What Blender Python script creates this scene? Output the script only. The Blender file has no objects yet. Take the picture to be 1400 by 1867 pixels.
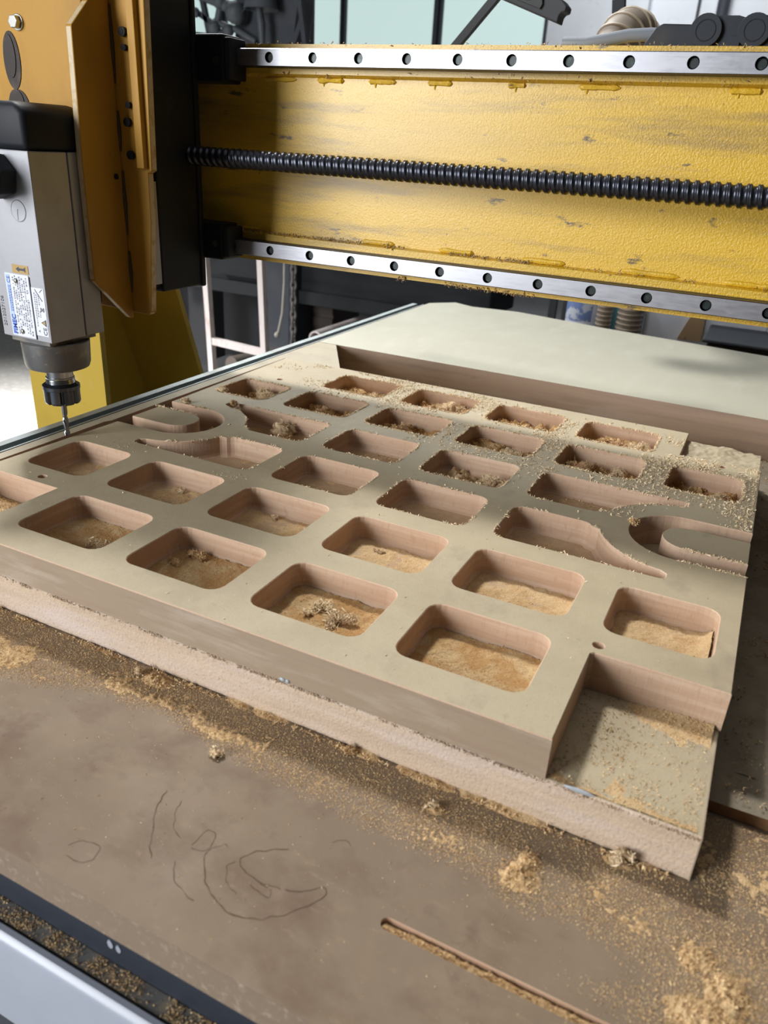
import bpy, bmesh, math, random
import numpy as np
from mathutils import Vector, Matrix
from mathutils.geometry import tessellate_polygon

SC = bpy.context.scene
COL = SC.collection
random.seed(7)
RNG = np.random.default_rng(11)
PI = math.pi

# ------------------------------------------------------------------ camera
RC = ((0.8947558632, 0.4430830830, 0.0555817129),
      (0.2346853109, -0.3606854718, -0.9026786778),
      (-0.3799141351, 0.8207212511, -0.4267105317))
cam = bpy.data.cameras.new('camera')
cam.sensor_fit = 'VERTICAL'
cam.sensor_height = 36.0
cam.lens = 1405.65 / 1867 * 36.0
cam.clip_start = 0.02
cam.dof.use_dof = True
cam.dof.focus_distance = 0.80
cam.dof.aperture_fstop = 9.5
cam_o = bpy.data.objects.new('camera', cam)
COL.objects.link(cam_o)
cam_o.matrix_world = Matrix(((RC[0][0], -RC[1][0], -RC[2][0], -0.0394167),
                             (RC[0][1], -RC[1][1], -RC[2][1], -0.37885891),
                             (RC[0][2], -RC[1][2], -RC[2][2], 0.38518233),
                             (0, 0, 0, 1)))
SC.camera = cam_o

# ------------------------------------------------------------------ world, light, exposure
SC.view_settings.view_transform = 'Standard'
SC.view_settings.look = 'None'
SC.view_settings.exposure = 0.0
SC.view_settings.gamma = 1.0
SC.view_settings.use_curve_mapping = False
wd = bpy.data.worlds.new('world')
SC.world = wd
wd.use_nodes = True
wd.node_tree.nodes['Background'].inputs[0].default_value = (0.80, 0.90, 1.0, 1)
wd.node_tree.nodes['Background'].inputs[1].default_value = 0.22


def area(name, loc, target, sx, sy, power, color=(1, 1, 1), spread=180):
    l = bpy.data.lights.new(name, 'AREA')
    l.shape = 'RECTANGLE'
    l.size, l.size_y = sx, sy
    l.energy = power
    l.color = color
    l.spread = math.radians(spread)
    o = bpy.data.objects.new(name, l)
    COL.objects.link(o)
    o.location = loc
    d = Vector(target) - Vector(loc)
    o.rotation_euler = d.to_track_quat('-Z', 'Y').to_euler()
    return o


# daylight through the front doorway, yard door and roof light, plus added overhead fills
area('front_doorway_daylight', (-2.30, -2.95, 1.05), (-0.45, 0.35, 0.1), 1.5, 2.0, 200, (0.95, 0.975, 1.0))
area('yard_door_daylight', (-4.1, 0.6, 1.2), (-2.75, 1.35, -0.8), 1.1, 1.1, 120, (1.0, 0.98, 0.95), 55)
area('roof_light', (-2.05, 1.45, 3.2), (-0.35, 0.33, 0.05), 0.45, 0.45, 24, (1.0, 0.99, 0.97), 70)
area('overhead_fill', (-0.6, 0.4, 3.27), (-0.6, 0.4, 0), 4.5, 3.5, 20, (0.98, 0.99, 1.0))  # added broad fill from above, softens the beam's shade on the panel
area('back_wall_fill', (-0.9, 4.7, 3.25), (-1.0, 6.0, 0.9), 1.0, 0.8, 30, (0.95, 0.98, 1.0), 85)  # added fill that brightens only the back wall
area('back_rows_fill', (-2.6, 3.6, 3.2), (-0.25, 0.35, 0.05), 2.4, 1.8, 27, (0.97, 1.0, 0.97), 60)  # added fill, lifts the far pocket rows under the beam

H = 0.0674          # top of the machined panel
ZM = 0.0356         # glue line between its two layers
ZF = 0.0434         # pocket floors


# ------------------------------------------------------------------ node materials
def mat(name, base, rough=0.6, metal=0.0, layers=(), bump=(), spec=0.5, emit=None, emit_s=0.0, island=None,
        rough_var=None, coat=0.0):
    """layers: (scale, colour, low, high, stretch, detail, amount); bump: (scale, strength, stretch)"""
    m = bpy.data.materials.new(name)
    m.use_nodes = True
    nt = m.node_tree
    N, L = nt.nodes, nt.links
    b = N['Principled BSDF']
    b.inputs['Roughness'].default_value = rough
    b.inputs['Metallic'].default_value = metal
    b.inputs['Specular IOR Level'].default_value = spec
    b.inputs['Coat Weight'].default_value = coat
    b.inputs['Coat Roughness'].default_value = 0.30
    tc = N.new('ShaderNodeTexCoord')

    def noise(scale, stretch, detail=5.0, rgh=0.6):
        mp = N.new('ShaderNodeMapping')
        mp.inputs['Scale'].default_value = stretch
        L.new(tc.outputs['Object'], mp.inputs['Vector'])
        n = N.new('ShaderNodeTexNoise')
        n.inputs['Scale'].default_value = scale
        n.inputs['Detail'].default_value = detail
        n.inputs['Roughness'].default_value = rgh
        L.new(mp.outputs[0], n.inputs['Vector'])
        return n.outputs[0]

    def ramp(sock, lo, hi, amt=1.0):
        r = N.new('ShaderNodeMapRange')
        r.inputs['From Min'].default_value = lo
        r.inputs['From Max'].default_value = hi
        r.inputs['To Max'].default_value = amt
        L.new(sock, r.inputs['Value'])
        return r.outputs[0]

    cur = None
    if island is not None:
        g = N.new('ShaderNodeNewGeometry')
        cr = N.new('ShaderNodeValToRGB')
        cr.color_ramp.elements[0].color = (*base, 1)
        cr.color_ramp.elements[1].color = (*island, 1)
        L.new(g.outputs['Random Per Island'], cr.inputs[0])
        cur = cr.outputs[0]
    for ly in layers:
        sc, colr, lo, hi = ly[:4]
        st = ly[4] if len(ly) > 4 else (1, 1, 1)
        dt = ly[5] if len(ly) > 5 else 5.0
        am = ly[6] if len(ly) > 6 else 1.0
        f = ramp(noise(sc, st, dt), lo, hi, am)
        mx = N.new('ShaderNodeMix')
        mx.data_type = 'RGBA'
        L.new(f, mx.inputs['Factor'])
        if cur is None:
            mx.inputs['A'].default_value = (*base, 1)
        else:
            L.new(cur, mx.inputs['A'])
        mx.inputs['B'].default_value = (*colr, 1)
        cur = mx.outputs['Result']
    if cur is None:
        b.inputs['Base Color'].default_value = (*base, 1)
    else:
        L.new(cur, b.inputs['Base Color'])
    if rough_var:
        sc, st, lo, hi = rough_var
        r = N.new('ShaderNodeMapRange')
        r.inputs['From Min'].default_value = 0.3
        r.inputs['From Max'].default_value = 0.7
        r.inputs['To Min'].default_value = lo
        r.inputs['To Max'].default_value = hi
        L.new(noise(sc, st), r.inputs['Value'])
        L.new(r.outputs[0], b.inputs['Roughness'])
    prev = None
    for bp in bump:
        sc, stg = bp[:2]
        st = bp[2] if len(bp) > 2 else (1, 1, 1)
        bn = N.new('ShaderNodeBump')
        bn.inputs['Strength'].default_value = stg
        bn.inputs['Distance'].default_value = bp[3] if len(bp) > 3 else 0.001
        L.new(noise(sc, st, 3.0), bn.inputs['Height'])
        if prev is not None:
            L.new(prev, bn.inputs['Normal'])
        prev = bn.outputs[0]
    if prev is not None:
        L.new(prev, b.inputs['Normal'])
    if emit:
        b.inputs['Emission Color'].default_value = (*emit, 1)
        b.inputs['Emission Strength'].default_value = emit_s
    return m


M = {}
M['mdf_top'] = mat('mdf_top', (0.425, 0.355, 0.235), 0.62, layers=[
    (7, (0.345, 0.28, 0.18), 0.42, 0.72), (40, (0.45, 0.375, 0.25), 0.5, 0.8, (1, 1, 1), 4, 0.6),
    (900, (0.24, 0.19, 0.125), 0.58, 0.75, (1, 1, 1), 2, 0.5),
    (11, (0.20, 0.165, 0.13), 0.60, 0.76, (1.6, 1, 1), 7, 0.55), (90, (0.27, 0.22, 0.15), 0.62, 0.74, (1, 1, 1), 4, 0.4)], bump=[(700, 0.15), (150, .08)])
M['mdf_wall'] = mat('mdf_wall', (0.50, 0.335, 0.225), 0.75, layers=[
    (60, (0.58, 0.42, 0.30), 0.45, 0.7, (0.15, 0.15, 3)), (260, (0.38, 0.24, 0.15), 0.55, 0.8, (1, 1, .35), 3, 0.6)],
    bump=[(420, 0.35, (1, 1, 0.05)), (900, 0.25)])
M['mdf_floor'] = mat('mdf_floor', (0.42, 0.285, 0.165), 0.8, layers=[
    (45, (0.52, 0.37, 0.23), 0.4, 0.7), (500, (0.30, 0.18, 0.09), 0.56, 0.75, (1, 1, 1), 3, 0.6)], bump=[(600, 0.4)])
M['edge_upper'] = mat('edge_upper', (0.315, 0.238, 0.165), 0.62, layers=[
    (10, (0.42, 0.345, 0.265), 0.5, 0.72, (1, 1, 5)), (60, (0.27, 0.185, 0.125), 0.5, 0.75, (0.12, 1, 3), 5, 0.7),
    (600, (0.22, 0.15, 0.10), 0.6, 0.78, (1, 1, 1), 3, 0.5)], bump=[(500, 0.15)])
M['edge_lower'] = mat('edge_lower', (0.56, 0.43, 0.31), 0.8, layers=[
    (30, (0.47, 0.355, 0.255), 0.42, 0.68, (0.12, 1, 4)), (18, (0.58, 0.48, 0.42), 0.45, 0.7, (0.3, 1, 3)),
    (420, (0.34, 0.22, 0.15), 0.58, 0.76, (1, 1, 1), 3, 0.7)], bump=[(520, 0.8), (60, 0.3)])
M['spoil'] = mat('spoil', (0.185, 0.133, 0.088), 0.62, spec=0.28, layers=[
    (7, (0.24, 0.178, 0.12), 0.42, 0.70), (14, (0.135, 0.083, 0.050), 0.50, 0.72, (1, 1.4, 1)), (26, (0.14, 0.085, 0.055), 0.60, 0.70, (1, 1, 1), 7, 0.7), (130, (0.26, 0.185, 0.12), 0.60, 0.72, (0.4, 1, 1), 4, 0.5),
    (50, (0.25, 0.18, 0.12), 0.55, 0.8, (1, 1, 1), 5, 0.6), (30, (0.10, 0.07, 0.05), 0.72, 0.8, (1, 1, 1), 3, 0.7)],
    bump=[(500, 0.12), (60, 0.06)], rough_var=(9, (1, 1, 1), 0.55, 0.72))
M['spoil_edge'] = mat('spoil_edge', (0.215, 0.155, 0.105), 0.7, layers=[
    (40, (0.20, 0.14, 0.10), 0.45, 0.7, (0.15, 1, 2)), (200, (0.34, 0.27, 0.20), 0.55, 0.75)], bump=[(400, 0.3)])
M['back_sheet'] = mat('back_sheet', (0.45, 0.435, 0.345), 0.50, layers=[  # cream tone carries the sheen of the backlight in its colour
    (5, (0.40, 0.38, 0.295), 0.45, 0.75, (1, 1, 1)), (14, (0.49, 0.475, 0.39), 0.5, 0.8, (2, 0.6, 1)),
    (18, (0.33, 0.28, 0.20), 0.68, 0.78, (0.6, 2.5, 1), 5, 0.5)], bump=[(300, 0.06)])
M['offcut'] = mat('offcut', (0.40, 0.345, 0.25), 0.6, layers=[
    (14, (0.33, 0.275, 0.195), 0.45, 0.7), (22, (0.22, 0.18, 0.14), 0.66, 0.8, (2, 1, 1), 5, 0.6)], bump=[(400, 0.2)])
M['channel_wall'] = mat('channel_wall', (0.36, 0.250, 0.175), 0.6, layers=[
    (16, (0.28, 0.195, 0.14), 0.45, 0.7, (0.25, 1, 5)), (9, (0.42, 0.32, 0.25), 0.5, 0.75, (0.6, 1, 2)),
    (12, (0.14, 0.10, 0.08), 0.68, 0.82, (1, 1, 3), 5, 0.7)], bump=[(300, 0.12)])
M['step_layer'] = mat('step_layer', (0.20, 0.165, 0.115), 0.75, layers=[
    (30, (0.26, 0.22, 0.155), 0.45, 0.7), (90, (0.12, 0.09, 0.06), 0.58, 0.75), (25, (0.28, 0.15, 0.06), 0.68, 0.76)],
    bump=[(220, 0.8), (60, 0.6, (1, 1, 1), 0.002)])
M['step_edge'] = mat('step_edge', (0.24, 0.13, 0.06), 0.8, layers=[(40, (0.15, 0.08, 0.035), 0.45, 0.7)], bump=[(200, 0.5)])
M['dust'] = mat('dust', (0.56, 0.395, 0.215), 0.9, layers=[
    (60, (0.45, 0.28, 0.13), 0.42, 0.68), (700, (0.62, 0.48, 0.29), 0.5, 0.7), (600, (0.36, 0.22, 0.10), 0.6, 0.75)],
    bump=[(650, 0.9), (220, 0.7)], spec=0.2)
M['dust_rust'] = mat('dust_rust', (0.42, 0.245, 0.10), 0.9, layers=[
    (40, (0.52, 0.375, 0.20), 0.46, 0.62), (650, (0.30, 0.15, 0.05), 0.55, 0.75)], bump=[(650, 0.9), (220, 0.7)], spec=0.2)
M['flake'] = mat('flake', (0.42, 0.255, 0.11), 0.85, island=(0.80, 0.59, 0.33), spec=0.25)
M['flake_pale'] = mat('flake_pale', (0.56, 0.42, 0.25), 0.85, island=(0.82, 0.68, 0.47), spec=0.25)
M['flake_edge'] = mat('flake_edge', (0.34, 0.23, 0.15), 0.85, island=(0.68, 0.52, 0.37), spec=0.2)
M['fluff'] = mat('fluff', (0.66, 0.49, 0.30), 0.9, layers=[(160, (0.46, 0.27, 0.13), 0.48, 0.7), (90, (0.78, 0.65, 0.46), 0.5, 0.7)],
                 bump=[(420, 1.0), (1200, 0.8)], spec=0.15)
M['fluff_dark'] = mat('fluff_dark', (0.46, 0.28, 0.15), 0.9, layers=[(160, (0.30, 0.16, 0.07), 0.48, 0.7), (90, (0.62, 0.45, 0.27), 0.55, 0.7)],
                      bump=[(420, 1.0), (1200, 0.8)], spec=0.15)
M['glue'] = mat('glue', (0.36, 0.38, 0.40), 0.25)
M['water_stain'] = mat('water_stain', (0.112, 0.078, 0.053), 0.9, spec=0.1)
M['yellow'] = mat('yellow', (0.66, 0.40, 0.018), 0.36, layers=[
    (5, (0.52, 0.32, 0.04), 0.46, 0.72, (0.35, 1, 2.2)), (16, (0.24, 0.155, 0.055), 0.50, 0.72, (0.28, 1, 2.6), 7, 0.9),
    (42, (0.05, 0.04, 0.03), 0.63, 0.69, (0.5, 1, 1.5), 8, 0.85), (260, (0.12, 0.08, 0.03), 0.70, 0.77, (1, 1, 1), 3, 0.8)],
    bump=[(480, 0.9), (160, 0.15), (30, 0.10, (0.4, 1, 2))], rough_var=(14, (0.3, 1, 2), 0.28, 0.44), coat=0.5)
M['yellow_plate'] = mat('yellow_plate', (0.42, 0.215, 0.022), 0.5, spec=0.3, layers=[
    (9, (0.29, 0.145, 0.018), 0.45, 0.7, (1, 1, 0.5)), (60, (0.14, 0.09, 0.04), 0.68, 0.78, (1, 1, 0.5), 4, 0.8)], bump=[(200, 0.12)])
M['yellow_leg'] = mat('yellow_leg', (0.42, 0.285, 0.035), 0.5, spec=0.3, layers=[
    (5, (0.34, 0.225, 0.03), 0.45, 0.72), (20, (0.48, 0.36, 0.13), 0.66, 0.8, (1, 1, 0.7), 4, 0.6),
    (45, (0.16, 0.11, 0.05), 0.72, 0.8)], bump=[(120, 0.10)])
M['bare_edge'] = mat('bare_edge', (0.52, 0.42, 0.27), 0.45, layers=[(90, (0.38, 0.24, 0.07), 0.5, 0.7)], bump=[(200, 0.2)])
M['weld_dark'] = mat('weld_dark', (0.045, 0.028, 0.015), 0.6)
M['rail'] = mat('rail', (0.36, 0.36, 0.385), 0.36, 1.0, layers=[(60, (0.28, 0.28, 0.31), 0.5, 0.75, (0.5, 1, 6))],
                bump=[(900, 0.05, (0.3, 1, 0.3), 0.0004)], rough_var=(60, (1, 1, 3), 0.36, 0.44))
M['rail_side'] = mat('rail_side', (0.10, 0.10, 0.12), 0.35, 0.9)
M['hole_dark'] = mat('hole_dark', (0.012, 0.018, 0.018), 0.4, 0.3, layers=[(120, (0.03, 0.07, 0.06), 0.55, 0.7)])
M['screw'] = mat('screw', (0.055, 0.058, 0.072), 0.33, 0.85)
M['black'] = mat('black', (0.010, 0.012, 0.017), 0.55, spec=0.25, layers=[(30, (0.028, 0.020, 0.014), 0.6, 0.8)])
M['black_plastic'] = mat('black_plastic', (0.022, 0.026, 0.034), 0.6, spec=0.25, layers=[(20, (0.045, 0.043, 0.04), 0.55, 0.8)], bump=[(150, 0.1)])
M['alu'] = mat('alu', (0.36, 0.36, 0.38), 0.45, 0.5, layers=[(14, (0.29, 0.295, 0.315), 0.45, 0.7), (70, (0.35, 0.34, 0.34), 0.66, 0.8)],
               bump=[(200, 0.05)])
M['alu_dirty'] = mat('alu_dirty', (0.44, 0.38, 0.31), 0.48, 0.7, layers=[(12, (0.34, 0.28, 0.22), 0.45, 0.7), (160, (0.16, 0.12, 0.09), 0.70, 0.8)])
M['alu_edge'] = mat('alu_edge', (0.30, 0.34, 0.355), 0.5, 0.5, layers=[(25, (0.24, 0.245, 0.235), 0.45, 0.7), (70, (0.42, 0.36, 0.27), 0.6, 0.75)], bump=[(300, 0.2)])
M['alu_groove'] = mat('alu_groove', (0.20, 0.235, 0.245), 0.6, 0.2)
M['nose'] = mat('nose', (0.15, 0.15, 0.152), 0.42, 0.7, layers=[
    (35, (0.30, 0.265, 0.21), 0.5, 0.72), (140, (0.36, 0.31, 0.23), 0.62, 0.75)], bump=[(160, 0.15)])
M['nut'] = mat('nut', (0.10, 0.115, 0.14), 0.25, 0.95)
M['neck'] = mat('neck', (0.42, 0.44, 0.48), 0.22, 1.0)
M['cutter'] = mat('cutter', (0.26, 0.27, 0.29), 0.3, 1.0)
M['plate_white'] = mat('plate_white', (0.66, 0.68, 0.74), 0.5, 0.2, layers=[(120, (0.56, 0.57, 0.62), 0.5, 0.7)])
M['plate_blue'] = mat('plate_blue', (0.45, 0.56, 0.78), 0.5)
M['ink_blue'] = mat('ink_blue', (0.03, 0.08, 0.42), 0.5)
M['ink'] = mat('ink', (0.05, 0.05, 0.07), 0.5)
M['ink_grey'] = mat('ink_grey', (0.24, 0.24, 0.28), 0.5)
M['sticker'] = mat('sticker', (0.42, 0.28, 0.10), 0.5)
M['bolt'] = mat('bolt', (0.45, 0.45, 0.42), 0.3, 1.0)
M['dark_brown'] = mat('dark_brown', (0.030, 0.022, 0.018), 0.5, spec=0.25, layers=[(60, (0.075, 0.055, 0.042), 0.5, 0.7)])
M['frame_dark'] = mat('frame_dark', (0.020, 0.026, 0.038), 0.45)
M['panel_grey'] = mat('panel_grey', (0.33, 0.355, 0.42), 0.35, layers=[(8, (0.29, 0.315, 0.375), 0.45, 0.7), (120, (0.2, 0.2, 0.2), 0.73, 0.8)])
M['ledge'] = mat('ledge', (0.12, 0.115, 0.11), 0.6, layers=[(80, (0.20, 0.17, 0.12), 0.5, 0.7)])
M['concrete'] = mat('concrete', (0.22, 0.215, 0.205), 0.8, layers=[(2, (0.15, 0.147, 0.145), 0.45, 0.7), (30, (0.34, 0.33, 0.31), 0.5, 0.75)], bump=[(60, 0.2)])
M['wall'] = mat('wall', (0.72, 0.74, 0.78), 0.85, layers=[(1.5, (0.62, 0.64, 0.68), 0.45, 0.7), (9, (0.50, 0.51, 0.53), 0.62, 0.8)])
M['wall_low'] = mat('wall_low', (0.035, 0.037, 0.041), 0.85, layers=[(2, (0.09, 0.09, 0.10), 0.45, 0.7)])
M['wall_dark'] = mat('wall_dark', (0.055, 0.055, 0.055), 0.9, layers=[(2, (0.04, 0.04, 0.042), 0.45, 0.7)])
M['roof'] = mat('roof', (0.08, 0.08, 0.085), 0.9)
M['mullion'] = mat('mullion', (0.035, 0.040, 0.050), 0.6)
M['pane'] = mat('pane', (0.12, 0.15, 0.15), 0.6, emit=(0.62, 0.80, 0.77), emit_s=0.85,
                bump=[(40, 0.1, (0.05, 1, 2))])
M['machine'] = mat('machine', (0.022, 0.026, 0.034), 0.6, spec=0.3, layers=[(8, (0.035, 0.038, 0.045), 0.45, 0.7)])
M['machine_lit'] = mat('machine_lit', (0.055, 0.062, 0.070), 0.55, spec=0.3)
M['painted_tube'] = mat('painted_tube', (0.50, 0.45, 0.44), 0.5, layers=[(30, (0.34, 0.24, 0.22), 0.52, 0.68, (1, 1, 0.3))])
M['chain_steel'] = mat('chain_steel', (0.14, 0.13, 0.125), 0.5, 0.6)
M['rope'] = mat('rope', (0.24, 0.225, 0.20), 0.9)
M['slab'] = mat('slab', (0.020, 0.022, 0.024), 0.9, spec=0.2, layers=[(4, (0.010, 0.011, 0.013), 0.45, 0.7, (0.4, 1, 2))])
M['crate'] = mat('crate', (0.055, 0.042, 0.034), 0.8, layers=[(6, (0.036, 0.029, 0.025), 0.45, 0.7)])
M['soot'] = mat('soot', (0.012, 0.013, 0.016), 0.7)
M['hose'] = mat('hose', (0.25, 0.205, 0.16), 0.6, layers=[(6, (0.19, 0.155, 0.12), 0.45, 0.7)])
M['hose_wire'] = mat('hose_wire', (0.48, 0.40, 0.31), 0.5)
M['cable_grey'] = mat('cable_grey', (0.20, 0.22, 0.25), 0.45)
M['white_box'] = mat('white_box', (0.62, 0.66, 0.76), 0.6, layers=[(4, (0.52, 0.56, 0.66), 0.45, 0.7)])
M['blue_label'] = mat('blue_label', (0.16, 0.24, 0.50), 0.5, layers=[(30, (0.55, 0.6, 0.7), 0.5, 0.56)])
M['teal'] = mat('teal', (0.10, 0.22, 0.24), 0.6)
M['cardboard'] = mat('cardboard', (0.34, 0.23, 0.13), 0.8, layers=[(40, (0.16, 0.09, 0.04), 0.66, 0.72)])


# ------------------------------------------------------------------ mesh helpers
class MB:
    def __init__(s):
        s.v, s.f, s.m = [], [], []

    def add(s, vs, fs, mi=0):
        n = len(s.v)
        s.v += [tuple(p) for p in vs]
        s.f += [tuple(i + n for i in f) for f in fs]
        s.m += [mi] * len(fs)
        return s

    def box(s, x0, x1, y0, y1, z0, z1, mi=0, rot=None, piv=None):
        vs = [Vector((x, y, z)) for z in (z0, z1) for y in (y0, y1) for x in (x0, x1)]
        if rot is not None:
            p = Vector(piv) if piv else Vector(((x0 + x1) / 2, (y0 + y1) / 2, (z0 + z1) / 2))
            vs = [p + rot @ (q - p) for q in vs]
        return s.add(vs, [(0, 2, 3, 1), (4, 5, 7, 6), (0, 1, 5, 4), (2, 6, 7, 3), (0, 4, 6, 2), (1, 3, 7, 5)], mi)

    def bar(s, a, b, w, h, up=(0, 0, 1), mi=0):
        a, b = Vector(a), Vector(b)
        d = (b - a).normalized()
        u = Vector(up)
        if abs(d.dot(u)) > 0.98:
            u = Vector((0, 1, 0))
        r = d.cross(u).normalized()
        u = r.cross(d).normalized()
        vs = []
        for p in (a, b):
            for i, j in ((-1, -1), (1, -1), (1, 1), (-1, 1)):
                vs.append(p + r * (i * w / 2) + u * (j * h / 2))
        return s.add(vs, [(3, 2, 1, 0), (4, 5, 6, 7), (0, 1, 5, 4), (1, 2, 6, 5), (2, 3, 7, 6), (3, 0, 4, 7)], mi)

    def prism(s, poly, axis, a, b, mi=0, mside=None):
        """poly in the plane across axis: x->(y,z), y->(x,z), z->(x,y)"""
        def P(p, t):
            return {'x': (t, p[0], p[1]), 'y': (p[0], t, p[1]), 'z': (p[0], p[1], t)}[axis]
        n = len(poly)
        s0 = len(s.v)
        s.v += [P(p, a) for p in poly] + [P(p, b) for p in poly]
        tris = tessellate_polygon([[Vector((p[0], p[1], 0)) for p in poly]])
        for t in tris:
            s.f.append(tuple(s0 + i for i in t)); s.m.append(mi)
            s.f.append(tuple(s0 + n + i for i in reversed(t))); s.m.append(mi)
        for i in range(n):
            j = (i + 1) % n
            s.f.append((s0 + i, s0 + j, s0 + n + j, s0 + n + i)); s.m.append(mi if mside is None else mside)
        return s

    def tube(s, pts, r, n=10, mi=0, cap=True):
        pts = [Vector(p) for p in pts]
        k = len(pts)
        rr = r if hasattr(r, '__len__') else [r] * k
        s0 = len(s.v)
        u = None
        for i, p in enumerate(pts):
            d = (pts[min(i + 1, k - 1)] - pts[max(i - 1, 0)]).normalized()
            if u is None:
                t = Vector((0, 0, 1)) if abs(d.z) < 0.9 else Vector((1, 0, 0))
                u = d.cross(t).normalized()
            else:
                u = (u - d * u.dot(d)).normalized()
            w = d.cross(u)
            for q in range(n):
                a = 2 * PI * q / n
                s.v.append(tuple(p + (u * math.cos(a) + w * math.sin(a)) * rr[i]))
        for i in range(k - 1):
            for q in range(n):
                a, b = s0 + i * n + q, s0 + i * n + (q + 1) % n
                s.f.append((a, b, b + n, a + n)); s.m.append(mi)
        if cap:
            s.f.append(tuple(s0 + q for q in reversed(range(n)))); s.m.append(mi)
            s.f.append(tuple(s0 + (k - 1) * n + q for q in range(n))); s.m.append(mi)
        return s

    def cyl(s, a, b, r, n=20, mi=0, r2=None):
        return s.tube([a, b], [r, r if r2 is None else r2], n, mi)

    def lathe(s, cx, cy, prof, n=32, mi=0):
        s0 = len(s.v)
        for r, z in prof:
            for q in range(n):
                a = 2 * PI * q / n
                s.v.append((cx + r * math.cos(a), cy + r * math.sin(a), z))
        for i in range(len(prof) - 1):
            for q in range(n):
                a, b = s0 + i * n + q, s0 + i * n + (q + 1) % n
                s.f.append((a, b, b + n, a + n)); s.m.append(mi)
        s.f.append(tuple(s0 + q for q in reversed(range(n)))); s.m.append(mi)
        s.f.append(tuple(s0 + (len(prof) - 1) * n + q for q in range(n))); s.m.append(mi)
        return s

    def sphere(s, c, r, n=12, mi=0):
        k = n // 2
        return s.lathe_axis(c, [(max(r * math.sin(PI * i / k), 1e-5), -r * math.cos(PI * i / k)) for i in range(k + 1)], n, mi)

    def lathe_axis(s, c, prof, n, mi):
        t = MB().lathe(0, 0, prof, n, mi)
        return s.add([(p[0] + c[0], p[1] + c[1], p[2] + c[2]) for p in t.v], t.f, mi)

    def build(s, name, mats, parent=None, bevel=0.0, smooth=False, fixn=True, seg=2):
        me = bpy.data.meshes.new(name)
        me.from_pydata(s.v, [], s.f)
        mats = mats if isinstance(mats, (list, tuple)) else [mats]
        for m in mats:
            me.materials.append(M[m])
        me.polygons.foreach_set('material_index', s.m)
        if fixn or bevel:
            bm = bmesh.new()
            bm.from_mesh(me)
            bmesh.ops.recalc_face_normals(bm, faces=bm.faces)
            if bevel:
                ed = [e for e in bm.edges if len(e.link_faces) == 2 and e.calc_face_angle(0) > 0.6]
                bmesh.ops.bevel(bm, geom=ed, offset=bevel, segments=seg, profile=0.5, affect='EDGES', clamp_overlap=True)
            bm.to_mesh(me)
            bm.free()
        if smooth:
            me.polygons.foreach_set('use_smooth', [True] * len(me.polygons))
            me.set_sharp_from_angle(angle=0.7)
        me.update()
        o = bpy.data.objects.new(name, me)
        COL.objects.link(o)
        if parent is not None:
            o.parent = parent
            o.location = -Vector(parent_base(parent))
        return o


BASE = {}


def parent_base(p):
    b = Vector((0, 0, 0))
    while p is not None:
        b += p.location
        p = p.parent
    return b


def tag(o, label=None, cat=None, group=None, kind=None):
    if label: o['label'] = label
    if cat: o['category'] = cat
    if group: o['group'] = group
    if kind: o['kind'] = kind
    return o


def thing(name, loc, label, cat, group=None):
    o = bpy.data.objects.new(name, None)
    o.empty_display_size = 0.05
    COL.objects.link(o)
    o.location = loc
    return tag(o, label, cat, group)


def np_mesh(name, v, f, mats, mi=None, parent=None, smooth=False):
    me = bpy.data.meshes.new(name)
    v = np.asarray(v, np.float32)
    f = np.asarray(f, np.int32)
    k = f.shape[1]
    me.vertices.add(len(v)); me.vertices.foreach_set('co', v.ravel())
    me.loops.add(f.size); me.loops.foreach_set('vertex_index', f.ravel())
    me.polygons.add(len(f))
    me.polygons.foreach_set('loop_start', np.arange(0, f.size, k, dtype=np.int32))
    me.polygons.foreach_set('loop_total', np.full(len(f), k, np.int32))
    for m in (mats if isinstance(mats, (list, tuple)) else [mats]):
        me.materials.append(M[m])
    if mi is not None:
        me.polygons.foreach_set('material_index', np.asarray(mi, np.int32))
    if smooth is not False:
        me.polygons.foreach_set('use_smooth', np.ones(len(f), bool) if smooth is True else np.asarray(smooth, bool))
    me.update(calc_edges=True)
    me.validate()
    o = bpy.data.objects.new(name, me)
    COL.objects.link(o)
    if parent is not None:
        o.parent = parent
        o.location = -parent_base(parent)
    return o


def vnoise(x, y, seed=0):
    xi, yi = np.floor(x).astype(np.int64), np.floor(y).astype(np.int64)
    fx, fy = x - xi, y - yi
    fx, fy = fx * fx * (3 - 2 * fx), fy * fy * (3 - 2 * fy)

    def h(a, b):
        n = (a * 374761393 + b * 668265263 + seed * 974711) & 0x7fffffff
        n = ((n ^ (n >> 13)) * 1274126177) & 0x7fffffff
        return ((n ^ (n >> 16)) & 0xffff) / 65535.0
    return (h(xi, yi) * (1 - fx) + h(xi + 1, yi) * fx) * (1 - fy) + (h(xi, yi + 1) * (1 - fx) + h(xi + 1, yi + 1) * fx) * fy


def fbm(x, y, sc, oc=4, seed=0):
    x, y = np.asarray(x, float) * sc + 100, np.asarray(y, float) * sc + 100
    t, a, n = 0, 0.5, 0
    for i in range(oc):
        t = t + a * vnoise(x, y, seed + i * 17); n += a
        x, y, a = x * 2.03, y * 2.03, a * 0.5
    return t / n


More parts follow.
